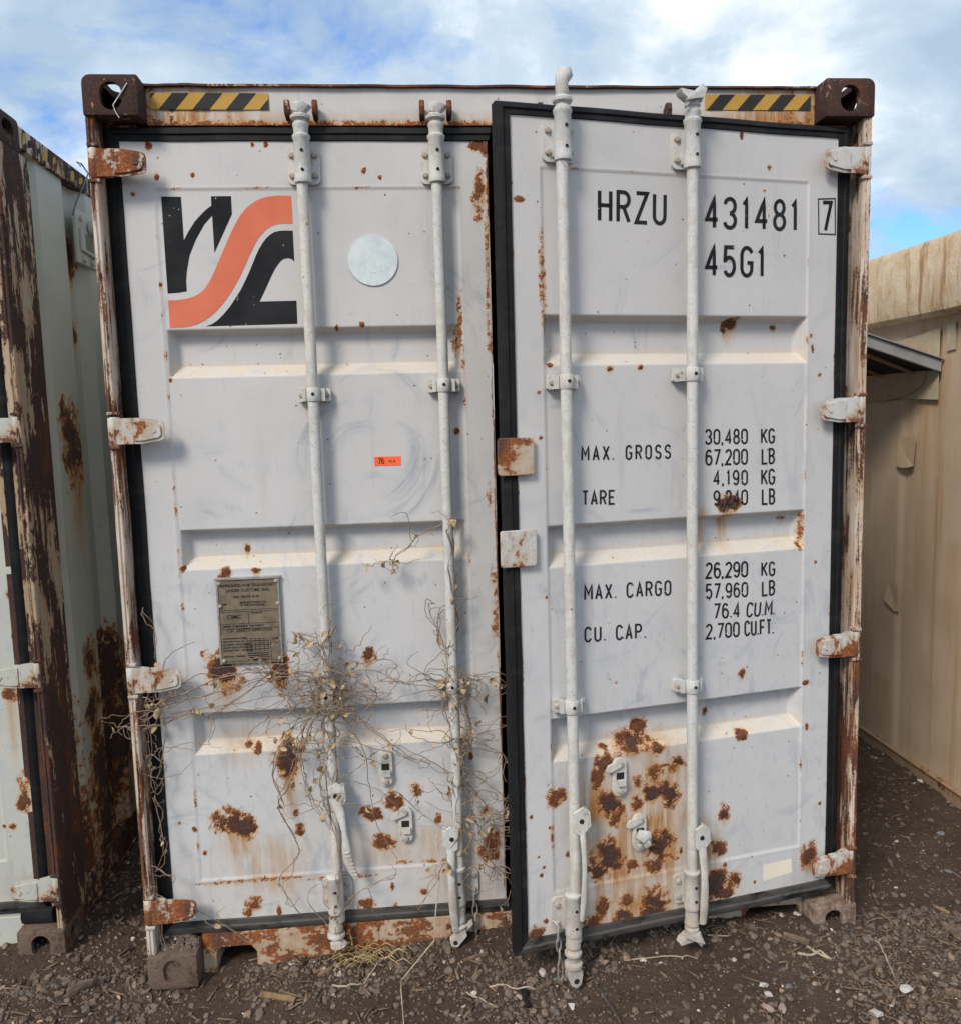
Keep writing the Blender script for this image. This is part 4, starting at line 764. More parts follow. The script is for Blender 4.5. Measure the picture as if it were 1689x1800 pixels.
# half open door
for u, zc1, zc2 in ((.184, 1.958, .963), (.601, 1.975, .98)):
    rod(rdoor, u, .19, 2.71, .004 if u < .3 else 0)
    bearing(rdoor, u, 2.594, 2.703); rodclamp(rdoor, u, zc1); rodclamp(rdoor, u, zc2)
cam_end(rdoor, .184, 2.693, 1, 'hook'); cam_end(rdoor, .601, 2.712, 1, 'claw')
bearing(rdoor, .178, .215, .325, True, .058, .026); bearing(rdoor, .600, .225, .325, True, .048, .028)
cam_end(rdoor, .176, .216, -1, 'ear'); cam_end(rdoor, .600, .208, -1, 'claw')
handle(rdoor, .184, .600, 1, .30, -.004, .022, False, .009); handle(rdoor, .606, .475, 1, .27, .004, .02)
for i, (u, z) in enumerate(RET_R): retainer(rdoor, u, z, i+1)
chain(rdoor, .130, .215, 4, -.03)
# flap plates over the door gap
for i, (u, z) in enumerate(FLAPS):
    mb = MB(); rplate(mb, u-.058, u+.056, z-.056, z+.056, -.020, -.010, .008); mb.box(u+.02, u+.052, -.011, .002, z-.04, z+.04)
    o = mb.build('overlap_plate', M['hinge'] if i else M['sill'], rdoor, bev=.003)
# hinges
def hinge_mesh(name, s, ln, reach, dk, db, rk=.019):
    """knuckle at x=0, blade runs towards s*x; dk / db: depth of knuckle and blade"""
    mb = MB(); h = .040
    mb.lathe([(rk-.003, -h-.004), (rk, -h), (rk, h), (rk-.003, h+.004)], (0, dk), 16)
    mb.prism([(0, dk-rk+.002), (s*.03, dk-rk+.004), (s*.06, db-.010), (s*.06, db), (s*.02, dk+rk-.004)], -h, h, 'xyz')
    tip = ln; out = [(s*.055, h), (s*.085, h), (s*(tip-.012), .031), (s*(tip-.003), .026), (s*tip, .016), (s*tip, -.016), (s*(tip-.003), -.026), (s*(tip-.012), -.031), (s*.085, -h), (s*.055, -h)]
    mb.prism(out, db-.007, db, 'xzy')
    inn = [(s*.062, h-.010), (s*.088, h-.010), (s*(tip-.016), .021), (s*(tip-.009), .014), (s*(tip-.009), -.014), (s*(tip-.016), -.021), (s*.088, -h+.010), (s*.062, -h+.010)]
    mb.prism(inn, db-.0125, db-.0065, 'xzy')
    mb.cyl((s*(ln-.030), db-.0155, 0), (s*(ln-.030), db-.012, 0), .007, n=10)
    return mb.mesh(name)
def hm(o, m):
    o.material_slots[0].link = 'OBJECT'; o.material_slots[0].material = M[m]; return o
hl = hinge_mesh('hinge', 1, .152, .15, 0, -.006); hl.materials.append(M['hinge']); smooth(hl); hl.set_sharp_from_angle(angle=radians(38))
for z in (2.646, 1.847, 1.054, .268): hm(link('hinge', hl, None, ldoor, (-.052, -.052, z)), 'hingerust' if z > 2 or z < .5 else 'hinge')
hr = hinge_mesh('hinge', -1, .155, .15, 0, -.004); hr.materials.append(M['hinge']); smooth(hr); hr.set_sharp_from_angle(angle=radians(38))
ca, sa = cos(RDOOR_ANGLE), sin(RDOOR_ANGLE); dx, dy = 1.2 - RDOOR_FREE[0], .026 - RDOOR_FREE[1]
ku, kd = dx*ca + dy*sa, -dx*sa + dy*ca
for z in (2.646, 1.852, 1.055, .270): hm(link('hinge', hr, None, rdoor, (ku, kd, z)), 'hingerust' if z < 1.5 else 'hinge')
# pin collars on both posts
for s in (-1, 1):
    for z in (2.646, 1.85, 1.055, .269):
        for q in (-1, 1): MB().box(s*(hw-.002), s*(hw-.034), .004, .03, z+q*.052-.005, z+q*.052+.005).build('hinge_lug', M['postdark'], main, bev=.002)
# cam keepers on the header and the threshold
def keeper(x, z, up, s=1):
    for q in (-1, 1):
        mb = MB(); a = q*.042 + s*.002
        mb.prism([(.079, z-.026), (.034, z-.018), (.026, z+.004), (.032, z+.024), (.052, z+.030), (.079, z+.014)], x+a-.008, x+a+.008, 'yzx')
        mb.build('cam_keeper', M['lug'], main, bev=.004)
for x in (-1.15+.5605, -1.15+.972): keeper(x, 2.812, 1)
keeper(.60, 2.806, 1); keeper(.19, 2.806, 1)
for x in (-1.15+.553, -1.15+.968, .19, .60): 
    for q in (-1, 1): MB().box(x+q*.0365-.0085, x+q*.0365+.0085, .045, .077, .095, .132).build('cam_keeper', M['sill'], main, bev=.003)

# ------------------------------------------------------------------ printing on the doors
def flat(name, poly, d, mat, door):
    bm = bmesh.new(); bm.faces.new([bm.verts.new((u, 0, z)) for u, z in poly]); key = 11 if door is ldoor else 31
    us = [p[0] for p in poly]; zs = [p[1] for p in poly]
    for ax, lo, hi in ((0, min(us), max(us)), (2, min(zs), max(zs))):
        c = lo + .02
        while c < hi:
            co = [0, 0, 0]; co[ax] = c; no = [0, 0, 0]; no[ax] = 1
            bmesh.ops.bisect_plane(bm, geom=bm.verts[:] + bm.edges[:] + bm.faces[:], plane_co=co, plane_no=no); c += .025
    for v in bm.verts: v.co.y = skin(key, v.co.x, v.co.z) + d
    for f in bm.faces: f.normal_update()
    me = bpy.data.meshes.new(name)
    if sum(f.normal.y for f in bm.faces) > 0: bmesh.ops.reverse_faces(bm, faces=bm.faces)
    bm.to_mesh(me); bm.free(); smooth(me); return link(name, me, mat, door)
lg = flat('emblem', LOGO_W, -.0007, M['black'], ldoor); flat('emblem', LOGO_S, -.0009, M['orange'], ldoor); flat('emblem', LOGO_L, -.0007, M['black'], ldoor)
(rc_u, rc_z), rc_r = ROUND
MB().prism([(rc_u + rc_r*cos(2*pi*i/48), rc_z + rc_r*sin(2*pi*i/48)) for i in range(48)], -.0022, .002, 'xzy').build('reflector_disc', M['white'], ldoor)['label'] = 'round white reflective sticker'
flat('number_tag', TAG, -.0010, M['tagred'], ldoor)['label'] = 'orange red paper tag with 76'
flat('blank_label', WLABEL, -.0010, M['cream'], rdoor)['label'] = 'blank cream label'
# stroke lettering
def arc(cx, cy, rx, ry, a0, a1, n=10): return [(cx + rx*cos(radians(a0+(a1-a0)*i/n)), cy + ry*sin(radians(a0+(a1-a0)*i/n))) for i in range(n+1)]
Ogl = [[(0, .3), (0, .7)] + arc(.5, .75, .5, .25, 180, 0, 12)[1:] + [(1, .7), (1, .3)] + arc(.5, .25, .5, .25, 0, -180, 12)[1:]]
GL = {'H': [[(0, 0), (0, 1)], [(1, 0), (1, 1)], [(0, .52), (1, .52)]], 'R': [[(0, 0), (0, 1), (.5, 1)] + arc(.5, .75, .5, .25, 90, -90)[1:] + [(0, .5)], [(.5, .5), (1, 0)]],
 'Z': [[(0, 1), (1, 1), (0, 0), (1, 0)]], 'U': [[(0, 1), (0, .25)] + arc(.5, .25, .5, .25, 180, 360) + [(1, 1)]], '4': [[(.72, 0), (.72, 1), (0, .27), (1.02, .27)]],
 '3': [arc(.45, .75, .5, .25, 165, -90) , arc(.45, .25, .53, .25, 90, -165)], '1': [[(.05, .82), (.55, .98), (.55, 0)]], '8': [arc(.5, .76, .44, .24, 0, 360, 18), arc(.5, .26, .5, .26, 0, 360, 18)],
 '7': [[(0, 1), (1, 1), (.30, 0)]], '5': [[(.95, 1), (.12, 1), (.05, .53)] + arc(.48, .32, .5, .32, 140, -150, 14)], 'G': [arc(.5, .72, .5, .28, 20, 180) + arc(.5, .28, .5, .28, 180, 340)[0:] + [(1, .46), (.55, .46)]],
 'M': [[(0, 0), (0, 1), (.5, .38), (1, 1), (1, 0)]], 'A': [[(0, 0), (.5, 1), (1, 0)], [(.17, .30), (.83, .30)]], 'X': [[(0, 0), (1, 1)], [(0, 1), (1, 0)]], '.': [[(0, 0), (0, .09)]], ',': [[(.1, .09), (-.3, -.12)]],
 'O': Ogl, '0': Ogl, 'S': [arc(.5, .74, .48, .26, 20, 270, 12) + arc(.5, .24, .5, .24, 90, -160, 12)], 'T': [[(0, 1), (1, 1)], [(.5, 1), (.5, 0)]], 'E': [[(1, 1), (0, 1), (0, 0), (1, 0)], [(0, .52), (.8, .52)]],
 'F': [[(1, 1), (0, 1), (0, 0)], [(0, .52), (.8, .52)]], 'C': [arc(.5, .72, .5, .28, 15, 180) + arc(.5, .28, .5, .28, 180, 345)], 'P': [[(0, 0), (0, 1), (.5, 1)] + arc(.5, .74, .5, .26, 90, -90)[1:] + [(0, .48)]],
 'K': [[(0, 0), (0, 1)], [(1, 1), (0, .38)], [(.32, .58), (1, 0)]], 'L': [[(0, 1), (0, 0), (1, 0)]], 'B': [[(.4, .52), (.5, 1)][:0] + [(0, 0), (0, 1), (.45, 1)] + arc(.45, .76, .48, .24, 90, -90)[1:] + [(0, .52)], [(.45, .52)] + arc(.45, .26, .53, .26, 90, -90)[1:] + [(0, 0)]],
 '2': [arc(.5, .74, .47, .26, 165, -35, 12) + [(0, 0), (1, 0)]], '6': [arc(.5, .31, .5, .31, 0, 360, 18), [(0, .31), (.03, .62)] + arc(.5, .66, .46, .34, 170, 35, 8)], '9': [arc(.5, .69, .5, .31, 0, 360, 18), [(1, .69), (.97, .38)] + arc(.5, .34, .46, .34, -10, -145, 8)]}
def ribbon(mb, pts, th, to3, lift):
    P = [Vector(pts[0])]
    for p in pts[1:]:
        p = Vector(p)
        if (p - P[-1]).length < 2e-4: continue
        m_ = max(1, int((p - P[-1]).length/.02)); a_ = P[-1].copy(); P += [a_.lerp(p, (i_+1)/m_) for i_ in range(m_)]
    n = len(P); closed = (P[0]-P[-1]).length < 1e-6
    vs = []
    for i in range(n):
        a = P[i-1] if i else (P[-2] if closed else None); b = P[i+1] if i < n-1 else (P[1] if closed else None)
        d1 = (P[i]-a).normalized() if a is not None else (b-P[i]).normalized(); d2 = (b-P[i]).normalized() if b is not None else d1
        t = (d1+d2); t = t.normalized() if t.length > 1e-6 else d1; nn = Vector((-t.y, t.x)); k = th/2/max(.45, nn.dot(Vector((-d1.y, d1.x))))
        e = Vector((0, 0))
        vs += [to3(P[i] + nn*k, lift), to3(P[i] - nn*k, lift)]
    mb.add(vs, [(2*i, 2*i+1, 2*i+3, 2*i+2) for i in range(n-1)])
def lettering(door, text, quad, d=-.0008, wide=.37, thick=.115, mat=None, name='lettering'):
    bl, br, tl = (Vector(q) for q in quad); e1 = br - bl; Wt = e1.length; e1n = e1.normalized(); e2 = tl - bl; h = e2.length; th = thick*h
    ws = [{'1': .20, '.': .02, ',': .05, ' ': .22, 'M': wide*1.2}.get(c, wide)*h for c in text]
    gap = (Wt - th - sum(ws))/max(1, len(text)-1) if len(text) > 1 else 0
    if len(text) == 1: ws = [Wt - th]
    if len(text) > 1 and gap < .16*h:
        kf = (Wt - th - .16*h*(len(text)-1))/sum(ws); ws = [w*kf for w in ws]; gap = .16*h
    x = th/2; mb = MB(); q = 0; key = 11 if door is ldoor else 31
    for c, w in zip(text, ws):
        for st in GL.get(c, []):
            q += 1
            f = lambda p, lift, x=x, w=w: (lambda v: (v.x, skin(key, v.x, v.y) + d - lift, v.y))(bl + e1n*p.x + e2.normalized()*p.y)
            ribbon(mb, [(x + a*w, th/2 + b*(h-th)) for a, b in st], th, f, .00012*(q % 3))
        x += w + gap
    return mb.build(name, mat or M['black'], door)
for text, q in TEXTS: lettering(rdoor, text, q, thick=.118 if text in ('HRZU', '431481', '45G1', '7') else .128)
mb = MB(); c = [Vector(p) for p in CHECKBOX]
for i in range(4):
    a, b = c[i], c[(i+1) % 4]; t = (b-a).normalized()*.0022
    ribbon(mb, [a-t, b+t], .0042, lambda p, l: (p.x, skin(31, p.x, p.y) - .0008 - l, p.y), .0001*(i % 2))
mb.build('check_digit_box', M['black'], rdoor)
# hand-written 76 on the tag
a = Vector(TAG[3]); ex = Vector(TAG[2]) - a; ey = Vector(TAG[0]) - a
at = lambda x, y: tuple(a + ex*x + ey*y)
lettering(ldoor, '76', [at(.13, .2), at(.38, .2), at(.13, .85)], -.0018, .5, .12, M['black'], 'handwriting'); lettering(ldoor, 'MA', [at(.55, .35), at(.80, .35), at(.55, .65)], -.0018, .7, .15, M['black'], 'handwriting')
# data plate
pc = [Vector(p) for p in PLATE]; u0, z0 = .2145, 1.0775; pw, ph = .2025, .282
plate = MB(); rplate(plate, u0, u0+pw, z0, z0+ph, -.0075, -.004, .006); plate = plate.build('data_plate', M['brass'], ldoor, bev=.001); plate['label'] = 'tarnished customs and safety approval plate'
mb = MB()
for x0, x1, y0, y1 in ((0, .006, 0, ph), (pw-.006, pw, 0, ph)): mb.box(u0+x0, u0+x1, -.011, -.002, z0+y0, z0+y1)
mb.box(u0-.004, u0+pw+.004, -.012, .002, z0+ph-.002, z0+ph+.006); mb.build('plate_frame', M['zinc'], ldoor, bev=.001)
for x, z in ((.012, .012), (pw-.010, .014), (.010, .195), (pw-.008, .197), (.010, ph-.012), (pw-.010, ph-.01)): bolt(ldoor, u0+x, -.0085, z0+z, .75)
def typed(text, u, z, size, align='LEFT', wide=1.0, bold=.0):
    cu = bpy.data.curves.new('t', 'FONT'); cu.body = text; cu.size = size; cu.align_x = align; cu.offset = bold; cu.resolution_u = 2
    ob = bpy.data.objects.new('t', cu); COL.objects.link(ob); dg = bpy.context.evaluated_depsgraph_get(); me = bpy.data.meshes.new_from_object(ob.evaluated_get(dg)); bpy.data.objects.remove(ob)
    me.transform(Matrix(((wide, 0, 0, u), (0, 0, 1, -.0083), (0, 1, 0, z), (0, 0, 0, 1)))); return me
rows = [('APPROVED FOR TRANSPORT', .5, .256, .0135, 'CENTER'), ('UNDER CUSTOMS SEAL', .5, .240, .0135, 'CENTER'), ('USA 100-AB 36-01', .47, .220, .011, 'CENTER'), ('TYPE', .05, .196, .0095, 'LEFT'), ('MANUFACTURERS NO', .36, .201, .0085, 'LEFT'), ('OF THE CONTAINER', .36, .192, .0085, 'LEFT'),
 ('CIMC', .26, .151, .019, 'CENTER'), ('OWNED BY', .53, .166, .007, 'LEFT'), ('CSC SAFETY APPROVAL', .5, .107, .014, 'CENTER'), ('DATE MANUFACTURED', .06, .083, .0072, 'LEFT'), ('IDENTIFICATION NO', .06, .073, .0072, 'LEFT'), ('MAXIMUM GROSS WEIGHT', .06, .063, .0072, 'LEFT'), ('ALLOW STACK WT FOR 1.8G', .06, .053, .0072, 'LEFT'), ('RACKING TEST LOAD VALUE', .06, .043, .0072, 'LEFT'), ('END WALL STRENGTH', .06, .023, .0072, 'LEFT'), ('TIMBER COMPONENT TREATMENT', .06, .123, .0085, 'LEFT'), ('ACEP', .84, .077, .009, 'LEFT'), ('USA', .86, .062, .009, 'LEFT')]
for t, fx, fz, sz, al in rows:
    me = typed(t, u0 + fx*pw, z0+fz, sz, al, 1.0, .00025); link('plate_lettering', me, M['black'], ldoor)
mb = MB()
def line(x0, z0_, x1, z1_, w=.0012):
    if abs(x1-x0) > abs(z1_-z0_): mb.box(u0+x0, u0+x1, -.0082, -.0072, z0+z0_-w/2, z0+z0_+w/2)
    else: mb.box(u0+x0-w/2, u0+x0+w/2, -.0083, -.0072, z0+z0_, z0+z1_)
for z in (.180, .174, .134, .118, .008): line(.008, z, pw-.008, z)
line(.098, .134, .098, .174); line(.165, .012, .165, .09); line(.196, .012, .196, .09)
for i in range(7): line(.088, .04+i*.007, .158, .04+i*.007, .0026 if i % 2 else .0012)
for i in range(6): line(.088+i*.014, .04, .088+i*.014, .082)
for i in range(4): line(.09, .012+i*.007, .158, .012+i*.007, .003)
mb.build('plate_rule', M['black'], ldoor)
# ================================================================== left neighbour
LX, LY, LZ = -1.557, .20, .0
left = container_root((LX-hw, LY, LZ), 'rust-streaked pale green container at the left with peeling corner post')
CASTS.clear(); castings(left, hw, CH, 12.19, (M['castrust'], M['castdirt'], M['castdirt']))
def rust_wall(root, x, sgn, prof, z0, z1, mat, blobs, yoff, zoff, seed, stepz=.012):
    ys = []; ds = []
    for (a, da), (b, db) in zip(prof[:-1], prof[1:]):
        n = max(2, int((b-a)/.014)) if a < 3 else 2
        for i in range(n): t = i/n; ys.append(a+(b-a)*t); ds.append(da+(db-da)*t)
    ys.append(prof[-1][0]); ds.append(prof[-1][1]); ys = np.array(ys); ds = np.array(ds); zs = np.arange(z0, z1+stepz/2, stepz)
    Yg, Zg = np.meshgrid(ys, zs); Dg = np.tile(ds, (len(zs), 1)) + (vnoise(Yg, Zg, 3, seed)-.5)*.006
    rust, core, stain = wear(Yg + yoff, Zg + zoff, blobs, seed)
    low = np.clip(1-(Zg-z0)/.10, 0, 1)*.55*vnoise(Yg, Zg, 9, seed+1); rust = np.maximum(rust, low)
    me = fastmesh('side_wall', np.stack([x - sgn*(.006+Dg), Yg, Zg], -1).reshape(-1, 3), gridfaces(len(zs), len(ys)), mat)
    setattrs(me, rust=rust, core=core, stain=stain, dust=np.zeros_like(rust)); smooth(me); me.set_sharp_from_angle(angle=radians(25))
    return link('side_wall', me, None, root)
prof = [(.228, 0), (.235, .030), (.30, .030), (.33, .012), (.56, .012), (.60, .040), (.70, .040), (.77, .002), (.86, .002), (.93, .038), (1.0, .038), (1.07, .002), (1.15, .002)]
y = 1.22
while y < 11.7: prof += [(y, .038), (y+.07, .038), (y+.138, .002), (y+.21, .002)]; y += .278
prof.append((11.96, .002))
rust_wall(left, hw, 1, prof, .16, 2.80, M['side'], RUST_SIDE, LY, LZ, 61)
side_wall(left, -hw, -1, .23, 11.96, .16, 2.83, M['side'])
post(left, hw, 1, .118, 2.778, M['oldpost']); post(left, -hw, -1, .118, 2.778, M['oldpost'])
MB().box(hw-.125, hw-.047, .0845, .0885, .119, 2.777).build('post_web', M['oldpost'], left)
for s in (-1, 1):
    MB().box(s*(hw-.06), s*(hw-.001), .178, 12.01, 2.80, 2.872).build('top_rail', M['oldpost'], left, bev=.004)
    MB().box(s*(hw-.055), s*(hw-.012), .178, 12.01, .045, .165).build('bottom_rail', M['lug'], left, bev=.004)
    MB().box(s*(hw-.11), s*(hw-.004), .178, 12.01, .032, .045).build('rail_flange', M['lug'], left, bev=.002)
MB().box(-hw+.05, hw-.05, .18, 12, 2.862, 2.87).build('roof', M['oldpost'], left)
MB().box(-hw+.163, hw-.163, .08, .17, 2.776, 2.892).build('header', M['side'], left, bev=.003)
MB().box(-hw+.163, hw-.163, .078, .17, .0, .135).build('sill', M['side'], left, bev=.003)
# remnants of hazard tape along its rail
mbs = [MB(), MB()]
for i in range(34):
    y = .19 + i*.042 + random.uniform(-.006, .006); k = i % 2; z0 = 2.808 + random.random()*.012; z1 = 2.866 - random.random()*.014; w = .012 + random.random()*.017
    if random.random() < .25: continue
    pts = [(y + random.uniform(-.004, .004), z0), (y + w, z0 + random.uniform(0, .014)), (y + w + .02, (z0+z1)/2), (y + w + .016 + random.uniform(-.006, .006), z1), (y + .012, z1 - random.uniform(0, .016)), (y + .006, (z0+z1)/2)]
    mbs[k].add([(hw + .0004, a, b) for a, b in pts], [tuple(range(6))])
M['oldyellow'] = plain('peeling_yellow_tape', (.50, .31, .03), .7, .3, 40)
mbs[0].build('hazard_tape', M['oldyellow'], left); mbs[1].build('hazard_tape', M['tapeblack'], left)
for o in left.children:
    if o.name.startswith('hazard_tape'): o['kind'] = 'stuff'
# door leaf at its near corner
lcd = door_panel('door', left, (-.02, .085, 0), 0, 0, 1.13, .19, 2.73, .10, 1.03, .34, 2.58, .11, 1.02, [(1.118, 1.30, .012, .02, .4, .03), (1.11, .62, .016, .05, .6, .02), (1.105, .56, .02, .03, .6, .01), (1.06, .47, .014, .012, .4, .02), (1.09, .95, .02, .02, .4, .3), (1.12, 1.15, .006, .02, .4, .02), (1.03, .47, .008, .01, .4, .01)], 71, mat=M['side'])
lcd['label'] = 'pale green door leaf'
MB().box(0.002, 1.128, .05, .07, .192, 2.728).build('back_panel', M['dark'], lcd)
gasket(lcd, -.02, 1.166, .148, 2.765, .03, .034, .035, .04, 'RTB')
hl2 = hinge_mesh('hinge', -1, .152, .15, 0, -.006); hl2.materials.append(M['hingegreen']); smooth(hl2); hl2.set_sharp_from_angle(angle=radians(38))
for z in (2.60, 1.86, 1.03, .262): link('hinge', hl2, None, lcd, (1.219, -.060, z))
for z in (2.60, 1.86, 1.03, .262):
    for q in (-1, 1): MB().box(hw-.002, hw-.034, .004, .03, z+q*.052-.005, z+q*.052+.005).build('hinge_lug', M['oldpost'], left, bev=.002)
MB().tube([(hw-.16, .06, .146), (hw-.05, .052, .150)], [(.03, .02), (.03, .02)], 8).build('gasket_stub', M['rubber'], left, sm=True)
# ventilator plate with bolts and a pipe stub
vy0, vy1 = VENT[0][0]-LY, VENT[1][0]-LY+.03; vz1, vz0 = VENT[0][1]-LZ, VENT[2][1]-LZ; py, pz = VENT[4][0]-LY, VENT[4][1]-LZ
mb = MB(); mb.box(hw-.012, hw+.004, vy0, vy1, vz0, vz1); mb.prism([(vy0+.02, vz1-.07), (vy1-.02, vz1-.10), (vy1-.02, vz0+.04), (vy0+.02, vz0+.05)], hw+.004, hw+.016, 'yzx')
vent = mb.build('ventilator', M['side'], left, bev=.004)
mb = MB(); mb.tube([(hw+.01, py, pz), (hw+.012, py, pz), (hw+.045, py, pz), (hw+.045, py, pz), (hw+.075, py, pz), (hw+.075, py, pz), (hw+.02, py, pz)], [.030, .030, .030, .020, .020, .015, .015], 16, True); mb.build('pipe_stub', M['side'], vent, sm=True)
for a, b in ((vy0+.04, vz1-.03), (vy1-.06, vz1-.035), (vy0+.05, vz0+.02), (vy1-.06, vz0+.02)): MB().cyl((hw+.003, a, b), (hw+.016, a, b), .013, n=8).build('bolt', M['side'], vent)
MB().box(hw+.016, hw+.018, (vy0+vy1)/2-.045, (vy0+vy1)/2+.035, vz0+.06, vz0+.12).build('square_sticker', plain('grey_green_sticker', (.20, .205, .175), .8, .2, 30), vent)

# ================================================================== tan neighbour
TX, TZ = 2.30, -.085
tan = container_root((TX+hw, .25, TZ), 'tan container at the right with deep stained top rail and propped-up grey hatch')
tprof = [(.02, 0)]; y = .42
while y < 6.8: tprof += [(y, 0), (y+.02, .012), (y+.30, .012), (y+.34, 0)]; y += .62
tprof += [(7.2, 0)]
ty0 = .25
bl = []
ys = []; ds = []
me_w = rust_wall(tan, -hw, -1, tprof, .06, 2.45, M['tan'], [(1.43, 1.86, .07, .10, .1, 1.6), (1.30, 1.5, .05, .05, .1, 1.3), (1.75, .35, .15, .05, .2, .25), (1.15, 1.2, .06, .05, .1, .9), (2.3, 1.8, .06, .05, .1, 1.2)], ty0, TZ, 83)
for at_ in ('rust',):
    a = me_w.data.attributes[at_]; a.data.foreach_set('value', np.zeros(len(me_w.data.vertices), np.float32))
# deep top rail, slightly sagging
n = 90; mb = MB(); ysr = np.linspace(0, 7.3, n); pr = [(-.02, 2.372), (-.075, 2.392), (-.082, 2.42), (-.078, 2.70), (-.060, 2.735), (-.02, 2.742), (.2, 2.742), (.2, 2.38)]
vs = []
for yy in ysr:
    w = .006*mnoise.noise((yy*2.2, 1, 0)) + .004*mnoise.noise((yy*7, 2, 0))
    for i, (a, z) in enumerate(pr): vs.append((-hw + a + w*(1 if a < 0 else 0), yy, z + (.012*mnoise.noise((yy*1.3, 5, 0)) if i < 3 else .004*mnoise.noise((yy*3, 7, 0)))))
k = len(pr); mb.add(vs, [(i*k+j, i*k+(j+1) % k, (i+1)*k+(j+1) % k, (i+1)*k+j) for i in range(n-1) for j in range(k)] + [tuple(range(k)), tuple((n-1)*k+j for j in range(k))])
tr = mb.build('top_rail', M['tanrail'], tan, sm=True)
MB().prism([(.02, 2.405), (.26, 2.405), (.27, 2.68), (.34, 2.66), (.33, 2.70), (.02, 2.705)][:4], -hw-.0875, -hw-.0855, 'yzx').build('grey_patch', plain('bare_grey_patch', (.42, .40, .32), .8, .3, 25), tr)
MB().box(-hw-.02, -hw+.10, 0, 7.3, .0, .075).build('bottom_rail', M['railbrown'], tan, bev=.006)
MB().box(-hw-.028, -hw-.0, 0, 7.3, .072, .084).build('rail_flange', M['railbrown'], tan, bev=.003)
MB().box(-hw+.02, hw, .02, 7.2, .07, 2.40).build('body', M['tan'], tan)
MB().box(-hw+.21, hw, .012, 7.28, 2.395, 2.735).build('roof', M['tanrail'], tan, bev=.01)
MB().box(-hw-.012, -hw+.10, .0, .03, .08, 2.40).build('corner_post', M['tan'], tan, bev=.004)
# hatch flap, hinged at its lower line on the wall
hy0, hy1, hz = 1.28-ty0, 2.35-ty0, 2.03-TZ
mb = MB(); mb.add([(-hw-.004, hy0, hz), (-hw-.004, hy1, hz), (-hw-.60, hy1, hz+.235), (-hw-.60, hy0, hz+.235), (-hw-.004, hy0, hz+.008), (-hw-.004, hy1, hz+.008), (-hw-.60, hy1, hz+.243), (-hw-.60, hy0, hz+.243)], [(0, 1, 2, 3), (4, 7, 6, 5), (0, 3, 7, 4), (1, 5, 6, 2), (0, 4, 5, 1), (3, 2, 6, 7)])
hatch = mb.build('hatch_flap', M['dark'], tan)
mb = MB()
mb.add([(-hw-.004, hy0-.004, hz-.012), (-hw-.60, hy0-.004, hz+.190), (-hw-.60, hy0-.004, hz+.246), (-hw-.004, hy0-.004, hz+.044), (-hw-.004, hy0+.02, hz-.012), (-hw-.60, hy0+.02, hz+.190), (-hw-.60, hy0+.02, hz+.246), (-hw-.004, hy0+.02, hz+.044)], [(0, 1, 2, 3), (4, 7, 6, 5), (0, 4, 5, 1), (1, 5, 6, 2), (2, 6, 7, 3), (3, 7, 4, 0)])
mb.box(-hw-.62, -hw-.60, hy0-.004, hy1, hz+.185, hz+.246); mb.build('hatch_frame', M['awning'], hatch, bev=.003)
mb = MB(); mb.add([(-hw-.0, hy0-.02, hz+.052), (-hw-.62, hy0-.02, hz+.258), (-hw-.62, hy1, hz+.258), (-hw, hy1, hz+.052), (-hw-.0, hy0-.02, hz+.046), (-hw-.62, hy0-.02, hz+.252), (-hw-.62, hy1, hz+.252), (-hw, hy1, hz+.046)], [(0, 1, 2, 3), (4, 7, 6, 5), (0, 4, 5, 1), (1, 5, 6, 2), (2, 6, 7, 3), (3, 7, 4, 0)])
mb.build('hatch_skin', M['awning'], hatch)
for i in range(3):
    yy = hy0 + .2 + i*.3; MB().add([(-hw-.02, yy, hz-.012), (-hw-.58, yy, hz+.205), (-hw-.58, yy+.02, hz+.205), (-hw-.02, yy+.02, hz-.012), (-hw-.02, yy, hz+.0), (-hw-.58, yy, hz+.225), (-hw-.58, yy+.02, hz+.225), (-hw-.02, yy+.02, hz)], [(0, 1, 2, 3), (4, 7, 6, 5), (0, 4, 5, 1), (1, 5, 6, 2), (2, 6, 7, 3), (3, 7, 4, 0)]).build('hatch_rib', M['railbrown'], hatch)
# peeling patches
def patch(name, poly, mat, curl, d0=.003):
    """thin sheet on the wall; poly (y, z); curl lifts the listed corners"""
    n = len(poly); vs = [(-hw - d0 - .5*curl.get(i, 0), a-ty0, b-TZ) for i, (a, b) in enumerate(poly)]
    cx = sum(p[0] for p in poly)/n - ty0; cz = sum(p[1] for p in poly)/n - TZ; vs.append((-hw - d0, cx, cz))
    vs2 = [(x+.002, y, z) for x, y, z in vs]
    fs = [(i, (i+1) % n, n) for i in range(n)] + [(n+1+(i+1) % n, n+1+i, 2*n+1) for i in range(n)] + [(i, n+1+i, n+1+(i+1) % n, (i+1) % n) for i in range(n)]
    return MB().add(vs + vs2, fs).build(name, mat, tan)
M['palepatch'] = plain('pale_patch', (.50, .43, .29), .8, .2, 14)
patch('faded_patch', [(1.30, 2.235), (1.46, 2.215), (1.66, 2.20), (1.66, 1.90), (1.30, 1.885)], M['palepatch'], {})
patch('peeling_sheet', [(1.95, 2.13), (1.78, 2.145), (1.55, 2.20), (1.44, 2.185), (1.40, 2.14), (1.39, 2.02), (1.42, 1.96), (1.50, 1.925), (1.62, 1.90), (1.80, 1.885), (2.0, 1.89)], M['papertan'], {4: .012, 6: .02, 7: .012, 8: .022, 3: .012}, .007)
patch('peeling_patch', [(1.63, 1.70), (1.63, 1.545), (1.58, 1.535), (1.51, 1.54), (1.48, 1.55), (1.475, 1.70)], M['papertan'], {1: .015, 2: .028, 3: .026, 4: .012}, .004)
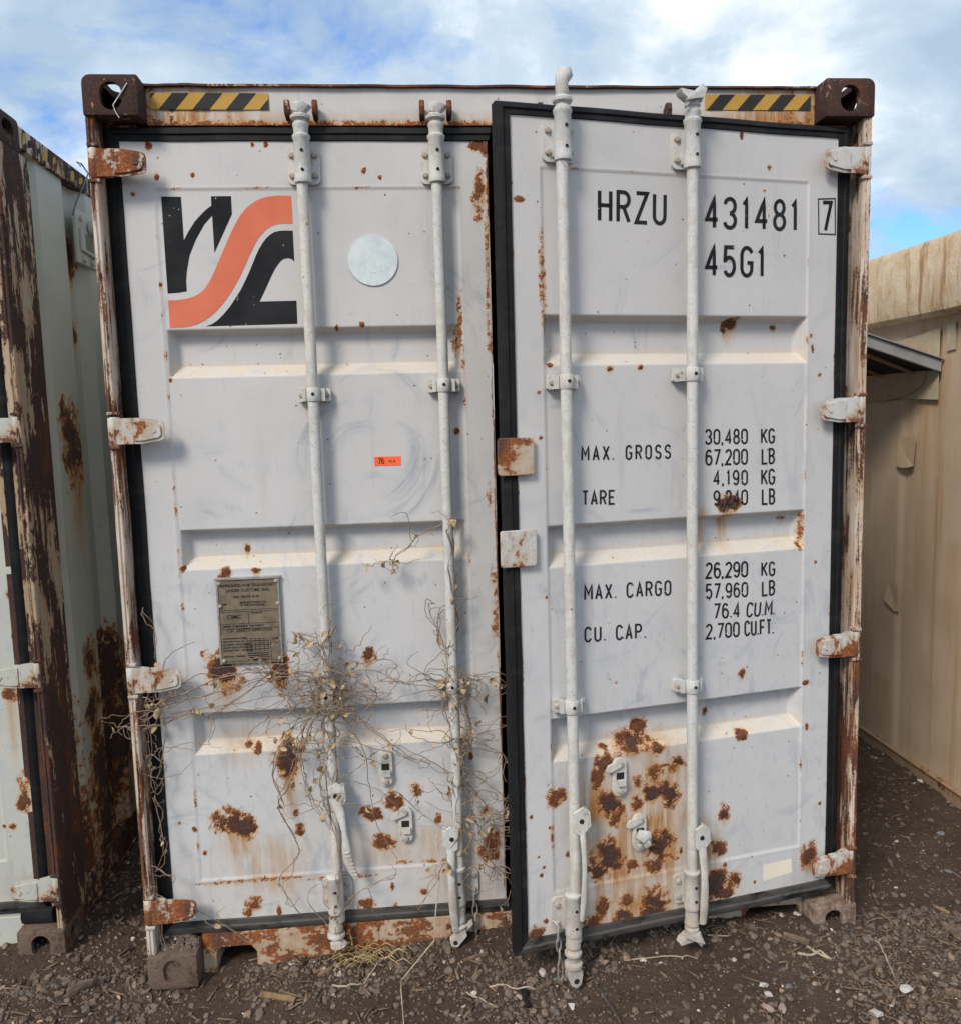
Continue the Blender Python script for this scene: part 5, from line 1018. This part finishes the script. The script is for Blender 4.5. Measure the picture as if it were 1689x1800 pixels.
patch('peeling_patch', [(1.69, .90), (1.705, .80), (1.62, .755), (1.58, .76), (1.60, .90)], M['papertan'], {1: .03, 2: .012, 3: .006}, .004)
patch('faded_patch', [(1.245, 2.24), (1.175, 2.25), (1.175, 2.12), (1.245, 2.115)], M['palepatch'], {1: .01})

# ================================================================== wires
tag(MB().tube([(LX+.002, a, b) if 0 < i < 3 else (LX + .03, a, b) for i, (a, b) in enumerate(WIRE1)], .0032, 6).build('wire', M['wire'], None, sm=True), 'thin bent wire hanging from the top rail of the green container', 'wire')
tag(MB().tube([(-1.085, -.002, 2.868), (-1.10, -.004, 2.845), (-1.128, -.006, 2.805), (-1.122, -.008, 2.785), (-1.112, -.008, 2.768)], .0022, 6).build('wire', M['zinc'], None, sm=True), 'short thin wire poking through the hole of the upper left casting', 'wire')

# ================================================================== loose things on the ground
def rock_mesh(name, seed, sub=1, flatten=.7):
    bm = bmesh.new(); bmesh.ops.create_icosphere(bm, subdivisions=sub, radius=1)
    r = random.Random(seed); off = Vector((r.random()*50, r.random()*50, r.random()*50)); sc = Vector((1, .62+.35*r.random(), flatten*(.75+.4*r.random())))
    pl = [(Vector((r.gauss(0, 1), r.gauss(0, 1), r.gauss(0, 1))).normalized(), .42+.3*r.random()) for _ in range(9)]
    for v in bm.verts:
        p = v.co.normalized()
        for nn, d in pl:
            t = p.dot(nn)
            if t > d: p = p - nn*(t-d)
        p = p*(1 + .16*mnoise.noise(v.co*1.6 + off)); v.co = Vector((p.x*sc.x, p.y*sc.y, p.z*sc.z))
    me = bpy.data.meshes.new(name); bm.to_mesh(me); bm.free(); return me
# gravel
protos = []
for i in range(9):
    m_ = rock_mesh('g', 100+i, 3 if i < 3 else 2); v = np.array([x.co for x in m_.vertices]); f = np.array([p.vertices for p in m_.polygons]); protos.append((v, f))
def scatter(n, gen, rad, big):
    V = []; F = []; T = []; b = 0
    for i in range(n):
        x, y = gen(); r = rad(); v, f = protos[random.randrange(3) if r > big else random.randrange(3, 9)]
        a = random.random()*6.28; c, s_ = cos(a), sin(a); t = random.uniform(-.5, .5); ct, st = cos(t), sin(t)
        p = v*r; p = np.stack([p[:, 0], p[:, 1]*ct - p[:, 2]*st, p[:, 1]*st + p[:, 2]*ct], 1); p = np.stack([p[:, 0]*c - p[:, 1]*s_, p[:, 0]*s_ + p[:, 1]*c, p[:, 2]], 1)
        V.append(p + np.array([x, y, r*.08])); F.append(f + b); b += len(v)
        w = random.random(); g = random.uniform(.75, 1.35)
        col = (.140*g, .107*g, .081*g) if w < .72 else ((.128*g, .110*g, .094*g) if w < .86 else ((.24*g, .17*g, .12*g) if w < .982 else (.52*g, .46*g, .40*g)))
        T.append(np.tile(np.array([*col, 1]), (len(v), 1)))
    V = np.concatenate(V); F = np.concatenate(F); T = np.concatenate(T); V[:, 2] += hn(V[:, 0], V[:, 1])*0
    return V, F, T
def patchy(x, y): return float(vnoise(np.array([x]), np.array([y]), 3.2, 50)[0])*.65 + float(vnoise(np.array([x]), np.array([y]), 9, 51)[0])*.35
def gen():
    while True:
        w = random.random()
        if w < .60: x, y = random.uniform(-1.85, 1.75), random.uniform(-.62, .10)
        elif w < .72: x, y = random.uniform(-1.62, -1.2), random.uniform(.0, 1.9)
        elif w < .90: x, y = random.uniform(1.2, 2.32), random.uniform(-.4, 2.6)
        elif w < .95: x, y = random.uniform(-2.0, -1.15), random.uniform(-.25, .42)
        else: x, y = random.uniform(-2.6, 3), random.uniform(-1.8, -.5)
        if w >= .72 and w < .90 and random.random() > .62: continue
        if random.random() < max(.26 if x > -1.1 else .5, min(1, (patchy(x, y)-.30)*4.2)): return x, y
V, F, T = scatter(26000, gen, lambda: min(.017, .0029*math.exp(abs(random.gauss(0, .68)))), .0085)
# ground height under each stone (taken at its centre)
cent = np.zeros_like(V[:, :2]); 
b = 0
V[:, 2] += hn(V[:, 0], V[:, 1])
gm = fastmesh('gravel', V, F, M['gravel']); at_ = gm.color_attributes.new('tone', 'FLOAT_COLOR', 'POINT'); at_.data.foreach_set('color', T.astype(np.float32).ravel())
tag(link('gravel', gm), 'dark brown gravel and crushed stone scattered over the soil', 'gravel', None, 'stuff')
# crumbs of soil on the ledge of the lower left casting
V, F, T = scatter(170, lambda: (random.uniform(-hw+.01, -hw+.155), random.uniform(.035, .085)), lambda: random.uniform(.004, .012), .02)
V[:, 2] += .117 + (V[:, 1]-.03)*.25
gm = fastmesh('soil_crumbs', V, F, M['gravel']); at_ = gm.color_attributes.new('tone', 'FLOAT_COLOR', 'POINT'); at_.data.foreach_set('color', T.astype(np.float32).ravel())
tag(link('soil_crumbs', gm), 'crumbs of soil lying on the ledge of the lower left casting', 'soil', None, 'stuff')
# mulch chips and broken stalks
V = []; F = []; b = 0
for i in range(1000):
    x, y = gen(); l = random.uniform(.008, .04); w_ = random.uniform(.0015, .006); a = random.random()*6.28; z = hgt(x, y) + .004
    d = Vector((cos(a), sin(a), random.uniform(-.15, .15)))*l; q = Vector((-sin(a), cos(a), 0))*w_; p = Vector((x, y, z)); u = Vector((0, 0, w_*.5))
    vs = [p-d-q, p-d+q, p+d+q*.6, p+d-q*.6]; V += [tuple(v) for v in vs] + [tuple(v+u) for v in vs]
    F += [(b, b+3, b+2, b+1), (b+4, b+5, b+6, b+7)] + [(b+j, b+(j+1) % 4, b+4+(j+1) % 4, b+4+j) for j in range(4)]; b += 8
me = fastmesh('mulch', np.array(V), np.array(F), plain('mulch_chips', (.21, .145, .095), .9, .5, 15, 0, .2)); tag(link('mulch', me), 'brown bark chips and broken stalks mixed in the gravel', 'mulch', None, 'stuff')
# stones one can point at
SL = [('white flat stone by the foot of the first lock rod', 'stone'), ('small white stone below the right end of the half open door', 'stone'), ('white stone touching two red-brown stones', 'stone'), ('dull whitish stone just behind the white and red-brown ones', 'stone'),
 ('red-brown flat stone, the left of a touching pair', 'redstone'), ('red-brown stone with pale side, the right of a touching pair', 'redstone'), ('broad white stone in the lower right gravel beside a stalk', 'stone'), ('large white stone cut by the bottom edge of the photo', 'stone'),
 ('big pale stone near the tan container, farthest of the white ones', 'greystone'), ('pale stone on bare soil right of the lower right casting', 'stone'), ('small pale stone in the corridor by the tan container', 'stone'), ('grey stone in the corridor beside a pale one', 'greystone'),
 ('pale flat chip of stone in the corridor near the right edge', 'greystone'), ('tiny white stone right of the lower right casting', 'stone'), ('pinkish white stone below the half open door', 'stone'), ('tiny pink stone beside the pinkish white one', 'stone'),
 ('orange tan chip left of the lower left casting', 'tanstone'), ('tan chip at the lower left corner of the photo', 'tanstone'), ('white stone right of the dark rubber scrap', 'stone'), ('brown stone under the ear of the third lock rod', 'redstone'),
 ('small grey stone beside the foot of the third lock rod', 'greystone'), ('blue grey stone in the gravel right of the whitish stone', 'greystone'), ('round brown stone below the lower right casting', 'greystone'), ('tiny white pebble in the middle of the right gravel', 'stone')]
for i, ((x, y, r), (lab, mt)) in enumerate(zip(STONE_AT, SL)):
    me = rock_mesh('stone', 300+i, 3, .6); me.materials.append(M[mt]); o = link('stone', me, None, None, (x, y, hgt(x, y) + r*.30), random.random()*6)
    o.scale = (r*1.0, r*.85, r*.8); tag(o, lab, 'stone', 'loose stones on the soil')
WL = [('short brown cut branch with pale ends lying on the gravel', 'stick'), ('curved piece of weathered bark left of the lower left casting', 'bark'), ('grey weathered plank end at the right edge of the photo', 'bark'), ('brown wood chip touching the white flat stone', 'stick'), ('grey brown splinter below the lower right casting', 'bark'),
 ('brown wood chip left of the third lock rod foot', 'bark'), ('split wood chip pointing at the dark rubber scrap', 'bark'), ('dark brown splinter in the right gravel', 'bark'), ('flat brown splinter under the chain of the closed door', 'bark'), ('dark plank piece in the lower right corner', 'bark'), ('orange brown wood crumb in the right corridor', 'stick')]
for i, ((x0, y0, x1, y1, w_), (lab, mt)) in enumerate(zip(WOOD_AT, WL)):
    a = Vector((x0, y0, hgt(x0, y0)+w_*.30)); b_ = Vector((x1, y1, hgt(x1, y1)+w_*.30)); mb = MB(); k = 7; pts = []; rd = []
    for j in range(k):
        t = j/(k-1); p = a.lerp(b_, t); p += Vector((0, 0, .25*w_*sin(t*pi)*(1 if i == 1 else .3))) + Vector((mnoise.noise((j*.9, i, 0)), mnoise.noise((j*.9, i, 4)), 0))*w_*.18
        pts.append(p); q = .42 + .12*mnoise.noise((j*1.3, i, 9)); rd.append((w_*q, w_*(.40 if i == 0 else .16)))
    tag(mb.tube(pts, rd, 8).build('wood_piece', M[mt], None, sm=(i == 0)), lab, 'wood', 'loose bits of wood on the ground')
TL = [('pale forked stalk lying on the gravel, lower arm', None), ('pale stalk crossing another in the right gravel', None), ('short pale stalk by the claw of the fourth lock rod', None), ('long thin stalk slanting down in the right gravel', None), ('pale looping root beside the dark rubber scrap', None), ('long thin dry stem hanging from the closed door to the ground', None), ('dark thin cable running down from the third lock rod foot', None), ('brown curved twig below the first lock rod', None), ('thin stalk in front of the dark rubber scrap', None), ('faint thin stalk below the half open door', None)]
for i, (P, (lab, _)) in enumerate(zip(TWIG_AT, TL)):
    pts = []
    for j in range(len(P)-1):
        for q in range(5):
            t = q/5; x = P[j][0]+(P[j+1][0]-P[j][0])*t; y = P[j][1]+(P[j+1][1]-P[j][1])*t; pts.append((x, y, hgt(x, y)+.006 + .006*abs(mnoise.noise((x*9, y*9, i)))))
    pts.append((*P[-1], hgt(*P[-1])+.006))
    if i == 5: pts = [(-.245, .02, .315), (-.262, -.02, .22), (-.272, -.045, .13)] + [(x, y-.03, z+.01) for x, y, z in pts[8:]]
    r = .0045 if i < 2 else (.0035 if i in (4, 6, 7) else .0024)
    tag(MB().tube(pts, [r*(1-.4*j/len(pts)) for j in range(len(pts))], 6).build('cable' if i == 6 else 'stalk', M['wire'] if i == 6 else M['twig'], None, sm=True), lab, 'cable' if i == 6 else 'stalk', None if i == 6 else 'dry stalks on the ground')
# scrap of black rubber
mb = MB(); pts = [(-.005, -.155), (.012, -.19), (.006, -.22), (.016, -.25)]
mb.tube([(x, y, hgt(x, y)+.006) for x, y in pts], [(.009, .005), (.014, .006), (.008, .005), (.012, .004)], 8).build('rubber_scrap', M['rubber'], None, sm=True); tag(bpy.data.objects['rubber_scrap'], 'crumpled scrap of black rubber on the gravel', 'scrap')
# tuft of straw under the closed door
mb = MB()
for i in range(60):
    x = -.50 + random.gauss(0, .05); y = .03 + random.uniform(-.03, .05); a = random.uniform(-1.1, 1.1); l = random.uniform(.05, .14); z = hgt(x, y); d = Vector((sin(a), -.35-random.random()*.4, cos(a)*.75)).normalized()
    p = Vector((x, y, z)); mb.tube([p, p + d*l*.5 + Vector((0, 0, .008)), p + d*l + Vector((0, -.01, -.012))], [.0018, .0015, .0006], 4, False)
tag(mb.build('grass_tuft', M['straw'], None), 'tuft of yellow dry straw under the closed door', 'dry grass')

# ================================================================== dried creeper on the closed door
LEAF = []
for i in range(6):
    r = random.Random(i+5); vs = []; fs = []; L = 4
    for j in range(L+1):
        t = j/L; w_ = .5*sin(pi*min(1, t*.85+.12))*(.8+.4*r.random()); c = r.uniform(-.25, .25)
        for q in (-1, 0, 1): vs.append((q*w_*.8, .35*abs(q)*(1 if i % 2 else -1)*r.uniform(.4, 1.1) + c*.3 + .4*sin(t*3+i), -t))
    for j in range(L):
        for q in range(2): fs.append((j*3+q, j*3+q+1, j*3+q+4, j*3+q+3))
    me = MB().add(vs, fs).mesh('leaf', False); smooth(me); me.materials.append(M['leaf']); LEAF.append(me)
def lwall(u, z):   # depth of the closed door's skin, for stems to lean on
    return -.008
def creeper(guides, label, clusters, strays, nleaf, seed, hooks=()):
    R = random.Random(seed); root = bpy.data.objects.new('dry_creeper', None); COL.objects.link(root); root.location = (-1.15, YD, 0); root.empty_display_size = .1
    tag(root, label, 'creeper', 'dried creepers on the closed door'); mb = MB(); spots = []
    def strand(pts, r0, amp, dep):
        """smooth wobbling tube through (u, z) points"""
        P = [Vector(p) for p in pts]; out = []; ph = R.random()*50
        for j in range(len(P)-1):
            p0, p1, p2, p3 = P[max(j-1, 0)], P[j], P[j+1], P[min(j+2, len(P)-1)]; m = max(4, int((p2-p1).length/.018))
            for q in range(m):
                t = q/m; c = .5*((2*p1) + (p2-p0)*t + (2*p0-5*p1+4*p2-p3)*t*t + (3*p1-p0-3*p2+p3)*t**3)
                k = ph + len(out)*.35
                out.append((c.x + amp*mnoise.noise((k, 1, 0)), dep + .018*mnoise.noise((k*.6, 2, 0)), c.y + amp*mnoise.noise((k, 3, 0))))
        out.append((P[-1].x, dep, P[-1].y)); n = len(out)
        mb.tube(out, [r0*(1-.55*i/n)*(1+.15*mnoise.noise((i*1.7, ph, 0))) for i in range(n)], 4, False)
        spots.extend(out[::3]); return out
    allp = []
    for g in guides:
        allp.append(strand(g, (R.choice((.0022, .0026, .0038)) if len(g) >= 6 else .0018), .012, -.035 - .03*R.random()))
        if R.random() < .75: allp.append(strand([(u+R.gauss(0, .008), z+R.gauss(0, .012)) for u, z in g], .0018, .022, -.045 - .03*R.random()))
    # twining side shoots
    for i in range(strays):
        base = R.choice(R.choice(allp)); u, d, z = base; a = R.random()*6.28; l = R.uniform(.03, .13); st = 7; pts = []; curl = R.uniform(-.7, .7)
        for j in range(st): pts.append((u, z)); a += curl + R.gauss(0, .35); u += cos(a)*l/st; z += sin(a)*l/st
        strand(pts, .0013, .006, d - .012*R.random())
    for (cu, cz, rad, n) in clusters:
        for i in range(n):
            a = R.random()*6.28; u = cu + R.gauss(0, rad*.45); z = cz + R.gauss(0, rad*.35); l = R.uniform(.08, .30); st = 8; pts = []; curl = R.uniform(-.55, .55)
            for j in range(st):
                pts.append((u, z)); a += curl + R.gauss(0, .30); u += cos(a)*l/st*1.3; z += sin(a)*l/st*.8
            strand(pts, R.uniform(.0011, .0020), .008, -.03 - .055*R.random())
    mb.build('stem', M['vine'], root, sm=True)
    for i in range(nleaf):
        u, d, z = R.choice(spots); o = link('leaf', R.choice(LEAF), None, root, (u + R.gauss(0, .006), d - .006, z - .002))
        s_ = R.uniform(.014, .030); o.scale = (s_, s_*.8, s_); o.rotation_euler = (R.uniform(-.6, .6), R.uniform(-1.2, 1.2), R.uniform(-1.5, 1.5))
    return root
creeper(V1, 'dense tangle of dry creeper stems round the first lock rod', [(.57, .985, .16, 62), (.44, .985, .16, 18), (.56, .80, .10, 12), (.62, .93, .14, 16), (.56, .62, .08, 8)], 60, 90, 3)
creeper(V2, 'dry creeper twining down the second lock rod of the closed door', [(.99, .97, .07, 22), (1.0, .80, .06, 16), (1.0, .62, .06, 12), (1.08, .48, .07, 14), (1.06, .36, .05, 10)], 60, 70, 5)
creeper(V3, 'wisp of dry creeper along the left gasket of the closed door', [(-.02, .90, .05, 5), (.01, .80, .04, 4), (.03, .98, .05, 5)], 14, 14, 9)
